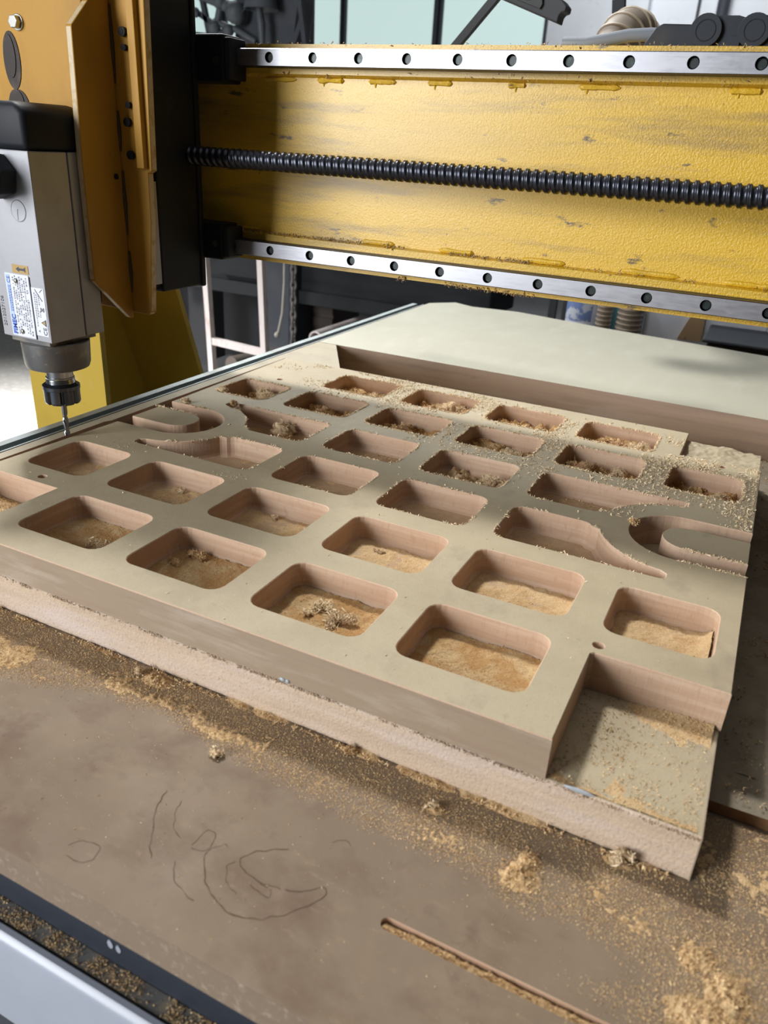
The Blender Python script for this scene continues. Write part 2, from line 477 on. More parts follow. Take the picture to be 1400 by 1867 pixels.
def flakes(P, size, seed=1, long=1.9):
    """one small irregular splinter (tetrahedron) per point"""
    r = np.random.default_rng(seed)
    n = len(P)
    P = np.asarray(P, float)
    q = r.normal(size=(n, 4)); q /= np.linalg.norm(q, axis=1)[:, None]
    w, x, y, z = q.T
    R = np.stack([np.stack([1 - 2 * (y * y + z * z), 2 * (x * y - z * w), 2 * (x * z + y * w)], 1),
                  np.stack([2 * (x * y + z * w), 1 - 2 * (x * x + z * z), 2 * (y * z - x * w)], 1),
                  np.stack([2 * (x * z - y * w), 2 * (y * z + x * w), 1 - 2 * (x * x + y * y)], 1)], 1)
    s = (np.asarray(size) * (0.45 + 1.1 * r.random(n) ** 2))[:, None]
    base = np.array([[1, 0, -.3], [-.6, .7, -.3], [-.6, -.7, -.3], [0, 0, .7]])
    base = base[None] * (1 + 0.5 * (r.random((n, 4, 3)) - .5)) * np.array([long, 0.75, 0.6])
    v = P[:, None, :] + np.einsum('nij,nkj->nki', R, base) * s[:, None, :]
    f = np.array([[0, 1, 3], [1, 2, 3], [2, 0, 3], [0, 2, 1]])[None] + (np.arange(n) * 4)[:, None, None]
    return v.reshape(-1, 3), f.reshape(-1, 3)


def grid_field(x0, x1, y0, y1, step, hfun, keep=None):
    nx, ny = max(2, int((x1 - x0) / step)), max(2, int((y1 - y0) / step))
    X, Y = np.meshgrid(np.linspace(x0, x1, nx), np.linspace(y0, y1, ny))
    Z = hfun(X, Y)
    v = np.stack([X, Y, Z], -1).reshape(-1, 3)
    i = (np.arange(ny - 1)[:, None] * nx + np.arange(nx - 1)[None]).ravel()
    f = np.stack([i, i + 1, i + nx + 1, i + nx], 1)
    if keep is not None:
        k = keep(v[:, 0], v[:, 1], v[:, 2])
        f = f[k[f].any(1)]
    return v, f


def quad_to_tri(f):
    return np.concatenate([f[:, [0, 1, 2]], f[:, [0, 2, 3]]])


def join(parts):
    V, F, MI, S = [], [], [], []
    n = 0
    for v, f, mi, sm in parts:
        if f.shape[1] == 4:
            f = quad_to_tri(f)
        V.append(v); F.append(f + n); MI.append(np.full(len(f), mi)); S.append(np.full(len(f), sm))
        n += len(v)
    return np.concatenate(V), np.concatenate(F), np.concatenate(MI), np.concatenate(S)


def text(name, body, size, origin, xd, yd, m, parent, depth=0.0, bold=0.0):
    c = bpy.data.curves.new(name, 'FONT')
    c.body = body
    c.size = size
    c.extrude = depth
    c.offset = bold
    c.resolution_u = 3
    t = bpy.data.objects.new(name + '_tmp', c)
    COL.objects.link(t)
    dg = bpy.context.evaluated_depsgraph_get()
    me = bpy.data.meshes.new_from_object(t.evaluated_get(dg))
    bpy.data.objects.remove(t)
    xd, yd = Vector(xd), Vector(yd)
    n = xd.cross(yd)
    for v in me.vertices:
        v.co = Vector(origin) + xd * v.co.x + yd * v.co.y + n * v.co.z
    me.name = name
    me.materials.clear()
    me.materials.append(M[m])
    o = bpy.data.objects.new(name, me)
    COL.objects.link(o)
    o.parent = parent
    o.location = -parent_base(parent)
    return o


# ------------------------------------------------------------------ the room
def struct(o):
    o['kind'] = 'structure'
    return o


struct(MB().box(-7, 4, -4.2, 6.4, -0.9, -0.8).build('floor', 'concrete'))
struct(MB().box(-7, 4, -4.2, 6.4, 3.3, 3.4).build('ceiling', 'roof'))
WY = 6.0
wb = MB()
wb.box(-7, -1.93, WY, WY + 0.2, -0.8, 0.85, 0)
wb.box(-7, -1.93, WY, WY + 0.2, 2.75, 3.3, 1)
wb.box(-7, -6.2, WY, WY + 0.2, 0.85, 2.75, 1)
wb.box(-1.93, 4, WY, WY + 0.2, -0.8, 3.3, 1)
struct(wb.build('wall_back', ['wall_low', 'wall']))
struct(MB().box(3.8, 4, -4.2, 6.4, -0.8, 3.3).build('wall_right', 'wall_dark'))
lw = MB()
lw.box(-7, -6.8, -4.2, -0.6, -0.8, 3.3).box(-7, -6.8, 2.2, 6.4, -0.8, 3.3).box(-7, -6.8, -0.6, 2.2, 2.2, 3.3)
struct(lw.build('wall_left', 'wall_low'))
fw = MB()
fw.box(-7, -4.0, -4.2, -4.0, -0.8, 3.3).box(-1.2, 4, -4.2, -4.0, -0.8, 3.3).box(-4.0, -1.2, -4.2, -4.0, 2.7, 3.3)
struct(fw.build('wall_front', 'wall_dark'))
# a row of frosted panes with dark mullions: four windows
WX = [(-6.2, -4.80), (-4.76, -3.630), (-3.590, -2.815), (-2.755, -1.94)]
for i, (a, b) in enumerate(WX):
    w = bpy.data.objects.new('window_%d' % (i + 1), None)
    COL.objects.link(w)
    w.location = ((a + b) / 2, WY, 0.85)
    struct(w)
    fr = MB()
    g = 0.006
    fr.box(a - 0.012, a + g, WY - 0.03, WY + 0.05, 0.85, 2.75).box(b - g, b + (0.028 if i == 2 else 0.012), WY - 0.03, WY + 0.05, 0.85, 2.75)
    fr.box(a, b, WY - 0.03, WY + 0.05, 0.83, 0.88).box(a, b, WY - 0.03, WY + 0.05, 2.70, 2.75)
    fr.build('window_frame', 'mullion', w)
    MB().box(a + g, b - g, WY, WY + 0.012, 0.88, 2.70).build('pane', 'pane', w)

# ------------------------------------------------------------------ machine bed: spoilboard, metal edge, cabinet
bed = thing('machine_bed', (-0.4, 0.5, -0.8), 'dark steel router bed with a grey front panel below the brown table board', 'machine bed')
MB().box(-0.765, 0.9, -0.172, 1.25, -0.0575, -0.0258).build('bed_frame', 'frame_dark', bed)
MB().prism([(-0.172, -0.0585), (-0.1835, -0.0585), (-0.1835, -0.064), (-0.172, -0.064)], 'x', -0.765, 0.9).build('ledge', 'ledge', bed)
pn = MB().prism([(-0.1838, -0.060), (-0.186, -0.0565), (-0.1895, -0.0560), (-0.1925, -0.058), (-0.194, -0.062), (-0.194, -0.142), (-0.184, -0.142)], 'x', -0.765, 0.9)
pn.build('front_panel', 'panel_grey', bed, smooth=True)
MB().box(-0.70, 0.85, -0.160, 1.2, -0.80, -0.0645).build('cabinet_body', 'frame_dark', bed)
sp = MB()
for cx, cz, r in ((-0.2930, -0.0415, 0.0034), (-0.2868, -0.0418, 0.0030)):
    sp.prism([(cx + r * .62 * math.cos(a), cz + r * math.sin(a)) for a in np.linspace(0, 2 * PI, 14, endpoint=False)], 'y', -0.1725, -0.1718)
sp.build('paint_drip', 'panel_grey', bed)

spoil = thing('spoilboard', (-0.3, 0.5, -0.0256), 'brown stained wooden table board under the machined panel, slotted near its front edge', 'table board')
SLX0, SLX1, SLY, SLR = -0.1455, 0.14, -0.1118, 0.0040


def ring(cx, cy, r, a0, a1, n):
    return [(cx + r * math.cos(a), cy + r * math.sin(a)) for a in np.linspace(a0, a1, n)]


slot = ring(SLX0, SLY, SLR, PI / 2, 3 * PI / 2, 8) + ring(SLX1, SLY, SLR, -PI / 2, PI / 2, 8)
outer = [(-0.735, -0.177), (0.9, -0.177), (0.9, 1.27), (-0.735, 1.27)]
b = MB()
allp = [outer, slot]
tr = tessellate_polygon([[Vector((*p, 0)) for p in l] for l in allp])
flat = outer + slot
b.add([(x, y, 0) for x, y in flat], tr, 0)
n0 = len(b.v)
b.add([(x, y, -0.0256) for x, y in outer], [(3, 2, 1, 0)], 0)
for i in range(4):
    j = (i + 1) % 4
    b.f.append((i, j, n0 + j, n0 + i)); b.m.append(1)
k = len(slot)
n1 = len(b.v)
b.add([(x, y, -0.009) for x, y in slot], [tuple(range(k))], 2)
for i in range(k):
    j = (i + 1) % k
    b.f.append((4 + i, n1 + i, n1 + j, 4 + j)); b.m.append(2)
b.build('board', ['spoil', 'spoil_edge', 'mdf_wall'], spoil)


def ribbon(mb, pts, w, z):
    pts = [Vector((p[0], p[1], z)) for p in pts]
    # refine + wobble
    fine = []
    for i in range(len(pts) - 1):
        pa, pb, pc, pd = pts[max(i - 1, 0)], pts[i], pts[i + 1], pts[min(i + 2, len(pts) - 1)]
        for t in np.linspace(0, 1, 9, endpoint=False):
            t = float(t)
            p = 0.5 * ((2 * pb) + (pc - pa) * t + (2 * pa - 5 * pb + 4 * pc - pd) * t * t + (3 * pb - pa - 3 * pc + pd) * t ** 3)
            o = 0.0010
            fine.append(p + Vector((o * (vnoise(np.array(p.x * 260), np.array(p.y * 260), 3) - .5) * 2, o * (vnoise(np.array(p.x * 260), np.array(p.y * 260), 9) - .5) * 2, 0)))
    fine.append(pts[-1])
    L, Rr = [], []
    for i, p in enumerate(fine):
        d = (fine[min(i + 1, len(fine) - 1)] - fine[max(i - 1, 0)]).normalized()
        n = Vector((-d.y, d.x, 0))
        ww = w * (0.35 + 1.1 * float(vnoise(np.array(i * .35), np.array(p.x * 90), 5)))
        L.append(p + n * ww); Rr.append(p - n * ww)
    m = len(fine)
    mb.add(L + Rr, [(i, i + 1, m + i + 1, m + i) for i in range(m - 1)])


st = MB()
for w, pts in [
    (0.00045, [(-0.3138, -0.0947), (-0.3091, -0.1105), (-0.2961, -0.1302), (-0.2867, -0.1408)]),
    (0.00055, [(-0.2589, -0.1267), (-0.2497, -0.1375), (-0.2376, -0.1451), (-0.2245, -0.1476), (-0.2094, -0.1432), (-0.1955, -0.1317), (-0.1871, -0.1193), (-0.1847, -0.1112), (-0.1875, -0.1094), (-0.1972, -0.1176), (-0.2063, -0.1206)]),
    (0.00045, [(-0.2188, -0.0954), (-0.2322, -0.1047), (-0.2406, -0.1152), (-0.2347, -0.1207), (-0.2234, -0.1230), (-0.2090, -0.1221)]),
    (0.00035, [(-0.2729, -0.1354), (-0.2661, -0.1445), (-0.2544, -0.1504), (-0.247, -0.1515)]),
    (0.00030, [(-0.2721, -0.1214), (-0.2708, -0.1074), (-0.2627, -0.1115), (-0.2625, -0.1206), (-0.2708, -0.123)]),
    (0.00028, [(-0.300, -0.098), (-0.296, -0.108), (-0.289, -0.117), (-0.281, -0.121)]),
    (0.00030, [(-0.2589, -0.1267), (-0.2610, -0.1200), (-0.2560, -0.1130), (-0.2520, -0.1125)]),
    (0.00028, [(-0.2430, -0.1180), (-0.2440, -0.1250), (-0.2380, -0.1330), (-0.2290, -0.1370)]),
    (0.00028, [(-0.2250, -0.1270), (-0.2180, -0.1300), (-0.2110, -0.1290), (-0.2130, -0.1250), (-0.2210, -0.1235)]),
    (0.00028, [(-0.336, -0.158), (-0.329, -0.150), (-0.318, -0.150), (-0.316, -0.158), (-0.322, -0.163), (-0.331, -0.163)]),
    (0.00025, [(-0.2000, -0.0790), (-0.1930, -0.0730), (-0.1880, -0.0760)]),
]:
    ribbon(st, pts, w * 0.68, 0.00012)
st.build('water_stain', 'water_stain', spoil, fixn=False)

# raised, flaky second layer to the right of the panel and under the channel
lay = thing('torn_underlay', (0.3, 0.4, 0), 'torn olive brown underlay sheet on the table right of the machined panel', 'sheet')
lay_poly = [(0.0022, 0.064), (0.06, 0.0655), (0.2, 0.066), (0.9, 0.066), (0.9, 0.803), (-0.697, 0.803), (-0.616, 0.673), (0.0022, 0.673)]
MB().prism(lay_poly, 'z', 0.0003, 0.0095, 0, 1).build('lower_layer', ['step_layer', 'step_edge'], lay)
v, f = grid_field(0.0022, 0.5, 0.100, 0.80, 0.004, lambda X, Y: 0.0095 + 0.0016 * np.clip((fbm(X, Y, 40, 4, 3) - 0.38) * 6, -0.5, 1) * np.clip((Y - 0.100 - 0.006 * fbm(X, Y, 90, 3, 8)) * 300, -1, 1))
np_mesh('upper_layer', v, f, 'step_layer', parent=lay, smooth=True)

# metal edge strip along the left side of the bed
edge = thing('metal_edge_strip', (-0.75, 0.5, -0.02), 'grooved grey aluminium strip along the left edge of the bed', 'metal strip')
eb = MB()
prof = [(-0.765, -0.025), (-0.765, H - .0008), (-0.7535, H - .0008), (-0.7525, H - .007), (-0.7392, H - .007), (-0.7388, H + .0003), (-0.7362, H + .0003), (-0.7362, -0.025)]
n = len(prof)
ys = np.linspace(-0.172, 1.275, 40)
for y in ys:
    w = 0.0006 * (float(fbm(np.array(0.3), np.array(y), 20, 3, 2)) - .5)
    eb.v += [(p[0] + w, y, p[1]) for p in prof]
for i in range(len(ys) - 1):
    for j in range(n):
        a, c = i * n + j, i * n + (j + 1) % n
        eb.f.append((a, c, c + n, a + n)); eb.m.append(1 if j in (2, 3, 4) else 0)
eb.f.append(tuple(range(n))); eb.m.append(0)
eb.f.append(tuple((len(ys) - 1) * n + q for q in range(n))); eb.m.append(0)
eb.build('strip', ['alu_edge', 'alu_groove'], edge)

# left-over sheet behind and beside the panel
off = thing('leftover_sheet', (-0.4, 1.0, 0.0), 'pale uncut fibreboard sheet behind the machined panel, still on the bed', 'board')
bs = [(-0.7345, 0.8035), (-0.697, 0.8035), (0.9, 0.8035), (0.9, 1.13), (0.0, 1.252), (-0.33, 1.300), (-0.535, 1.345), (-0.640, 1.330), (-0.690, 1.352), (-0.7345, 1.300)]
MB().prism(bs, 'z', 0.0005, H, 0, 1).build('rear_board', ['back_sheet', 'channel_wall'], off)
ls = [(-0.7352, -0.17), (-0.7216, -0.17), (-0.7218, 0.05), (-0.7212, 0.18), (-0.7218, 0.275), (-0.7185, 0.285), (-0.7185, 0.6705), (-0.617, 0.6705), (-0.699, 0.8025), (-0.7352, 0.8025)]
o2 = thing('side_offcut', (-0.728, 0.3, 0.0), 'narrow dusty fibreboard offcut between the metal edge strip and the machined panel', 'offcut')
MB().prism(ls, 'z', 0.0005, H - 0.0003, 0, 1).build('offcut_board', ['offcut', 'channel_wall'], o2)

# ------------------------------------------------------------------ the machined panel
CX, CY = -0.3545, 0.3357
X0, X1, Y0, Y1 = -0.717, 0.001, 0.0, 0.6705


def rr(x0, y0, x1, y1, r, n=5):
    return (ring(x1 - r, y0 + r, r, -PI / 2, 0, n) + ring(x1 - r, y1 - r, r, 0, PI / 2, n) +
            ring(x0 + r, y1 - r, r, PI / 2, PI, n) + ring(x0 + r, y0 + r, r, PI, 1.5 * PI, n))


def turn(p):   # the layout is the same turned half round
    return [(2 * CX - x, 2 * CY - y) for x, y in p]


ROW = [0.0300 + 0.1066 * i for i in range(6)]
RH = 0.0783
COLX = [-0.5892, -0.4653, -0.3414, -0.2180]
PW = 0.0975
pockets = {}
for c in range(4):
    for r in (0, 1, 4, 5):
        pockets[(c, r)] = rr(COLX[c], ROW[r], COLX[c] + PW, ROW[r] + RH, 0.0125)
for c in (1, 2):
    for r in (2, 3):
        pockets[(c, r)] = rr(COLX[c], ROW[r], COLX[c] + PW, ROW[r] + RH, 0.0125)
nar = {r: rr(-0.0937, ROW[r], -0.0132, ROW[r] + RH, 0.0125) for r in (1, 4)}
pockets[(4, 1)], pockets[(4, 4)] = nar[1], nar[4]
pockets[(-1, 1)] = rr(-0.699, ROW[1], -0.617, ROW[1] + RH, 0.0125)
pockets[(-1, 4)] = rr(-0.699, ROW[4], -0.617, ROW[4] + RH, 0.0125)
UC = (-0.0577, CY)
FR = 0.077


def feather(flip):
    y0, y1 = ROW[2], ROW[2] + RH
    x0 = COLX[3]
    p = ring(x0 + .0125, y0 + .0125, .0125, PI, 1.5 * PI, 5)
    p += ring(-0.0665, y0 + .0055, .0055, -PI / 2, 0, 4)
    a1 = math.atan2(y1 - .010 - UC[1], -(FR ** 2 - (y1 - .010 - UC[1]) ** 2) ** .5)
    a1 = a1 if a1 > 0 else a1 + 2 * PI
    p += [(-0.0610, y0 + .0115)]
    p += [(UC[0] + FR * math.cos(a), UC[1] + FR * math.sin(a)) for a in np.linspace(1.5 * PI - 0.12, a1, 22)]
    p += ring(-0.1500, y1 - .0125, .0125, 0.5, PI / 2, 4)
    p += ring(x0 + .0125, y1 - .0125, .0125, PI / 2, PI, 5)
    if flip:
        p = [(x, 2 * CY - y) for x, y in p][::-1]
    return p


pockets[(3, 2)] = feather(False)
pockets[(3, 3)] = feather(True)
pockets[(0, 3)] = turn(feather(False))
pockets[(0, 2)] = turn(feather(True))
holes = [ring(x, y, 0.0048, 0, 2 * PI, 15)[:-1] for x, y in ((-0.0900, 0.1150), (-0.6500, 0.1185), (-0.0400, 0.5628), (-0.6560, 0.5590))]

NX, NY = -0.0937, 0.1050       # front right corner notch
Uo = [(X1, 0.2860)] + ring(UC[0], CY, 0.0500, 1.5 * PI, 0.5 * PI, 22) + [(X1, 0.3857)]
outline = [(-0.6158, Y0), (NX, Y0), (NX, NY - .003)] + [(NX + .003, NY), (X1, NY)]
outline += Uo + [(X1, 0.5760), (-0.0905, 0.5760), (-0.0905, Y1), (X0, Y1)]
outline += turn(Uo) + [(X0, 0.1063), (-0.6158, 0.1063)]
tongue = [(X1 - .0005, 0.3130)] + [(X1 - .0005, 0.3600)] + ring(-0.0525, CY + .0008, 0.0236, 0.5 * PI, 1.5 * PI, 16)

panel = thing('machined_panel', (-0.35, 0.33, 0.0), 'thick tan fibreboard panel milled with a grid of rounded pockets, resting on the table board', 'panel')


def clean(l):
    o = []
    for p in l:
        if not o or (abs(p[0] - o[-1][0]) + abs(p[1] - o[-1][1])) > 2e-4:
            o.append(p)
    if (abs(o[0][0] - o[-1][0]) + abs(o[0][1] - o[-1][1])) < 2e-4:
        o.pop()
    a = sum(o[i][0] * o[(i + 1) % len(o)][1] - o[(i + 1) % len(o)][0] * o[i][1] for i in range(len(o)))
    return o if a > 0 else o[::-1]


def inset(l, d):
    if d == 0:
        return l
    n = len(l)
    r = []
    for i in range(n):
        p, q, s = l[i - 1], l[i], l[(i + 1) % n]
        a = Vector((q[0] - p[0], q[1] - p[1])).normalized()
        c = Vector((s[0] - q[0], s[1] - q[1])).normalized()
        m = Vector((-a.y - c.y, a.x + c.x))
        if m.length < 1e-6:
            m = Vector((-a.y, a.x))
        m.normalize()
        k = max(0.5, m.dot(Vector((-a.y, a.x))))
        r.append((q[0] + m.x * d / k, q[1] + m.y * d / k))
    return r


outline = clean(outline)
pockets = {k: clean(p) for k, p in pockets.items()}
holes = [clean(h) for h in holes]
# top-edge wobble where the cutter tore the surface (far rows)
ub = MB()
loops = [outline] + list(pockets.values()) + holes
flat = [p for l in loops for p in l]
ub.add([(x, y, H) for x, y in flat], tessellate_polygon([[Vector((*p, 0)) for p in l] for l in loops]), 0)
s0 = 0
n = len(outline)
# outside walls down to the glue line
c1 = len(ub.v)
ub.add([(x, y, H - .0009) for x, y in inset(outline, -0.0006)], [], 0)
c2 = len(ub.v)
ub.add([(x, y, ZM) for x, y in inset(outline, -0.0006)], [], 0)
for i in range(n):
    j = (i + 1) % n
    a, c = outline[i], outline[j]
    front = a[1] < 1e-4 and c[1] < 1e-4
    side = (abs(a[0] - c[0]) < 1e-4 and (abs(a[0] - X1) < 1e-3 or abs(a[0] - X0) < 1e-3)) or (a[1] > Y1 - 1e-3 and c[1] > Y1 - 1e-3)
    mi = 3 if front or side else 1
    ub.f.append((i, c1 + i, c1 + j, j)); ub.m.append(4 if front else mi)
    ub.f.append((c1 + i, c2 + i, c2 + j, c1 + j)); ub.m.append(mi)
ofs = n
for idx, l in enumerate(loops[1:]):
    n = len(l)
    hole = idx >= len(pockets)
    zf = ZM + .0005 if hole else ZF
    rings_ = [list(range(ofs, ofs + n))]
    profile = [(0.0007, H - .0007), (0.0007, zf + .0045), (0.0016, zf + .0016), (0.0042, zf)] if not hole else [(0.0004, H - .0004), (0.0004, zf)]
    for d, z in profile:
        k0 = len(ub.v)
        ub.add([(x, y, z) for x, y in inset(l, d)], [], 1)
        rings_.append(list(range(k0, k0 + n)))
    for q in range(len(rings_) - 1):
        for i in range(n):
            j = (i + 1) % n
            ub.f.append((rings_[q][i], rings_[q][j], rings_[q + 1][j], rings_[q + 1][i])); ub.m.append(1)
    last = rings_[-1]
    lp = [Vector((ub.v[i][0], ub.v[i][1], 0)) for i in last]
    for t in tessellate_polygon([lp]):
        ub.f.append(tuple(last[i] for i in t)); ub.m.append(2)
    ofs += n
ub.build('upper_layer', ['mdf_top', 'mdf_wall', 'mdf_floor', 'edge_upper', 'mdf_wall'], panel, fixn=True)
for tg, nm in ((tongue, 'right'), (turn(tongue), 'left')):
    tg = clean(tg)
    tb = MB()
    m = len(tg)
    lo = inset(tg, -0.0005)
    tb.add([(x, y, H) for x, y in tg], tessellate_polygon([[Vector((*p, 0)) for p in tg]]), 0)
    tb.add([(x, y, H - .0008) for x, y in lo] + [(x, y, ZM) for x, y in lo], [], 1)
    for i in range(m):
        j = (i + 1) % m
        tb.f.append((i, j, m + j, m + i)); tb.m.append(1)
        tb.f.append((m + i, m + j, 2 * m + j, 2 * m + i)); tb.m.append(1)
    tb.build('tongue', ['mdf_top', 'mdf_wall'], panel)
# lower layer with a rough torn front edge
lb = MB().box(X0, X1 - .0012, 0.0012, Y1, 0.0, ZM - .0002, 0)
lb.build('lower_layer', ['mdf_top'], panel)
nx, nz = 900, 14
xs = np.linspace(X0, X1 - .0006, nx)
zs = np.linspace(0.0006, ZM - .0006, nz)
XX, ZZ = np.meshgrid(xs, zs)
tear = np.clip((ZZ - 0.027) / 0.008, 0, 1)
nn = fbm(XX, ZZ, 330, 4, 4)
pit = np.clip((fbm(XX, ZZ * 1.3, 230, 3, 21) - 0.70) * 12, 0, 1) * np.clip((ZZ - 0.0235) / 0.004, 0, 1)
YY = -0.0006 - 0.0009 * (fbm(XX, ZZ, 30, 3, 1) - .5) - tear * (nn - 0.5) * 0.0018 + pit * 0.0 + (ZZ < 0.002) * 0.0008
v = np.stack([XX, YY, ZZ], -1).reshape(-1, 3)
i = (np.arange(nz - 1)[:, None] * nx + np.arange(nx - 1)[None]).ravel()
f = np.stack([i, i + 1, i + nx + 1, i + nx], 1)
# close the face back to the block along its top and bottom
top = np.stack([xs, np.full(nx, 0.0016), np.full(nx, ZM - .0004)], 1)
k0 = len(v)
v = np.concatenate([v, top])
j = np.arange(nx - 1)
ft = np.stack([(nz - 1) * nx + j, (nz - 1) * nx + j + 1, k0 + j + 1, k0 + j], 1)
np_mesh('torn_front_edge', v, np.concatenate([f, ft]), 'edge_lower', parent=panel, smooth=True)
MB().box(X1 - .0014, X1 - .0006, -0.0006, Y1, 0.0004, ZM - .0003).build('side_face', 'edge_upper', panel)
for cx, w in ((-0.2865, .0030), (-0.2820, .0020), (-0.072, .010)):
    gl = MB()
    gl.sphere((0, 0, 0), 1, 10)
    k = 10 * 6
    for q in range(len(gl.v) - k, len(gl.v)):
        p = gl.v[q]
        gl.v[q] = (cx + p[0] * w, -0.0007 + p[1] * .0012, ZM + .0012 + p[2] * .0017)
    gl.build('glue_drip', 'glue', panel, smooth=True)
# ------------------------------------------------------------------ gantry: beam, rails, ball screw, leg
gan = thing('gantry', (-0.5, 0.6, -0.3), 'yellow painted gantry beam with two steel rails and a ball screw over the panel', 'gantry')
GX0, GX1 = -0.98, 0.40
YP = 0.4391          # rail pad plane
YM = 0.4473          # main face
g = MB()
g.prism([(YP, 0.4802), (YP, 0.4520), (YM, 0.4493), (YM, 0.2850), (YP, 0.2832), (YP, 0.2524), (0.60, 0.2524), (0.60, 0.4802)], 'x', GX0, GX1)
g.build('beam', 'yellow', gan)
# weld beads under and over the pads
for xa, xb, z, s in ((-0.601, -0.560, .4480, -1), (-0.533, -0.500, .4480, -1), (-0.470, -0.438, .4480, -1), (-0.402, -0.375, .4480, -1), (-0.316, -0.298, .4480, -1), (-0.246, -0.207, .4480, -1), (-0.112, -0.085, .4480, -1), (-0.637, -0.610, .2864, 1), (-0.470, -0.429, .2864, 1), (-0.375, -0.334, .2864, 1), (-0.280, -0.234, .2864, 1), (-0.176, -0.121, .2864, 1), (-0.081, -0.022, .2864, 1)):
    wbm = MB()
    t = np.linspace(xa, xb, 14)
    h = 0.0012 + 0.0016 * fbm(t, t * 0, 160, 3, int(xa * -1000))
    h[0] = h[-1] = 0.0004
    wbm.tube([(x, YM - .0006, z + s * .0008) for x in t], list(h * 1.25), 8)
    if s < 0:
        wbm.tube([(xa + .008, YM - .0002, z - .001), (xa + .008, YM - .0001, z - .0065)], [.0016, .0007], 6)
    wbm.build('weld_bead', 'yellow', gan, smooth=True)


def rail(name, zc, x0h, hh=0.0078):
    xs = [x0h + 0.0543 * i for i in range(-2, 17)]
    xs = [x for x in xs if GX0 + 0.25 < x < GX1 - 0.02]
    xa, xb = GX0 + 0.2, GX1
    yf = 0.4206
    m = MB()
    hl = [ring(x, zc, 0.0052, 0, 2 * PI, 21)[:-1] for x in xs]
    out = [(xa, zc - hh), (xb, zc - hh), (xb, zc + hh), (xa, zc + hh)]
    loops = [out] + hl
    fl = [p for l in loops for p in l]
    m.add([(x, yf, z) for x, z in fl], tessellate_polygon([[Vector((*p, 0)) for p in l] for l in loops]), 0)
    # bevelled flanks with the ball groove
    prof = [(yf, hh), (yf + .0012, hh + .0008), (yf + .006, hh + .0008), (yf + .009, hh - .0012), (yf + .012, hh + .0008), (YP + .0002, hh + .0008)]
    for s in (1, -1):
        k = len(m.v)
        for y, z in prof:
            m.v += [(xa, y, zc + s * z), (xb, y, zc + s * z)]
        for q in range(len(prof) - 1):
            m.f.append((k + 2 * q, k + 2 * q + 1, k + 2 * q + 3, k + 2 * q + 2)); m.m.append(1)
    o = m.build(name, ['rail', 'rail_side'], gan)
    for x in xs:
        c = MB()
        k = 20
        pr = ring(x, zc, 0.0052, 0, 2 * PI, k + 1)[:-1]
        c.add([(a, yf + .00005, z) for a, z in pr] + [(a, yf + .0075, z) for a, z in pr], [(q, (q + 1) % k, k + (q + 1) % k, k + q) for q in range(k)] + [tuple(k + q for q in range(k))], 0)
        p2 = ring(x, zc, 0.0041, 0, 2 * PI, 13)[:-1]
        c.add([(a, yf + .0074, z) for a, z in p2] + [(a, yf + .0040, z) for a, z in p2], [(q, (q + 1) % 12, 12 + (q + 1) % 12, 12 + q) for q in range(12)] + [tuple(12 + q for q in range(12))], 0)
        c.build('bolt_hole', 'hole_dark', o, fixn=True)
    return o


rail('upper_rail', 0.4657, -0.5782)
rail('lower_rail', 0.2678, -0.5786)
# ball screw, rolled thread
PIT = 0.00842
xa, xb = -0.70, 0.40
na, nr = int((xb - xa) / PIT * 12), 26
X = np.linspace(xa, xb, na)
A = np.linspace(0, 2 * PI, nr, endpoint=False)
XX, AA = np.meshgrid(X, A, indexing='ij')
ph = ((XX - xa) / PIT - AA / (2 * PI)) % 1.0
dep = np.where(np.abs(ph - .5) < .30, np.sqrt(np.clip(1 - ((ph - .5) / .30) ** 2, 0, 1)), 0)
dep = np.maximum(dep, 0.35 * np.exp(-((np.minimum(ph, 1 - ph)) / .035) ** 2))
RR = 0.0102 - 0.0019 * dep
SY, SZ = 0.3894, 0.3649
v = np.stack([XX, SY + RR * np.cos(AA), SZ + RR * np.sin(AA)], -1).reshape(-1, 3)
ii = (np.arange(na - 1)[:, None] * nr + np.arange(nr)[None]).ravel()
jj = (np.arange(na - 1)[:, None] * nr + ((np.arange(nr) + 1) % nr)[None]).ravel()
o = np_mesh('ball_screw', v, np.stack([ii, jj, jj + nr, ii + nr], 1), 'screw', parent=gan, smooth=True)
# left leg: an open channel whose rear flange slopes
lg = MB()
lg.box(-1.078, -0.926, 0.48, 0.490, -0.72, 0.2523, 0)
lg.prism([(0.48, -0.72), (0.955, -0.72), (0.622, 0.2523), (0.48, 0.2523)], 'x', -1.088, -1.078, 0)
lg.prism([(0.955, -0.72), (0.965, -0.72), (0.632, 0.2523), (0.622, 0.2523)], 'x', -1.078, -0.926, 0)
leg = lg.build('leg', 'yellow_leg', gan)
MB().bar((-1.073, 0.50, 0.20), (-1.073, 0.70, -0.30), 0.010, 0.012).build('stiffener', 'yellow_leg', leg)
tag(bpy.data.objects['leg'], 'yellow channel leg with a sloping rear flange')

# torn paint and caked sawdust on the pads
pts = []
r = np.random.default_rng(5)
for x0, x1, z, n_ in ((-0.42, -0.26, 0.2530, 1100), (-0.65, -0.27, 0.2850, 800), (-0.31, 0.1, 0.2850, 300), (-0.64, 0.1, 0.4524, 500), (-0.64, 0.1, 0.4804, 250)):
    x = r.uniform(x0, x1, n_)
    x = x[vnoise(x * 35, x * 0, 3) > 0.35]
    pts.append(np.stack([x, YP + r.normal(0.002, .002, len(x)), z + r.normal(0, .0012, len(x))], 1))
P = np.concatenate(pts)
v, f = flakes(P, 0.0011, 3)
o = np_mesh('caked_sawdust', v, f, 'dust', parent=gan)
tag(o, 'brown sawdust caked along the beam edges', kind='stuff')

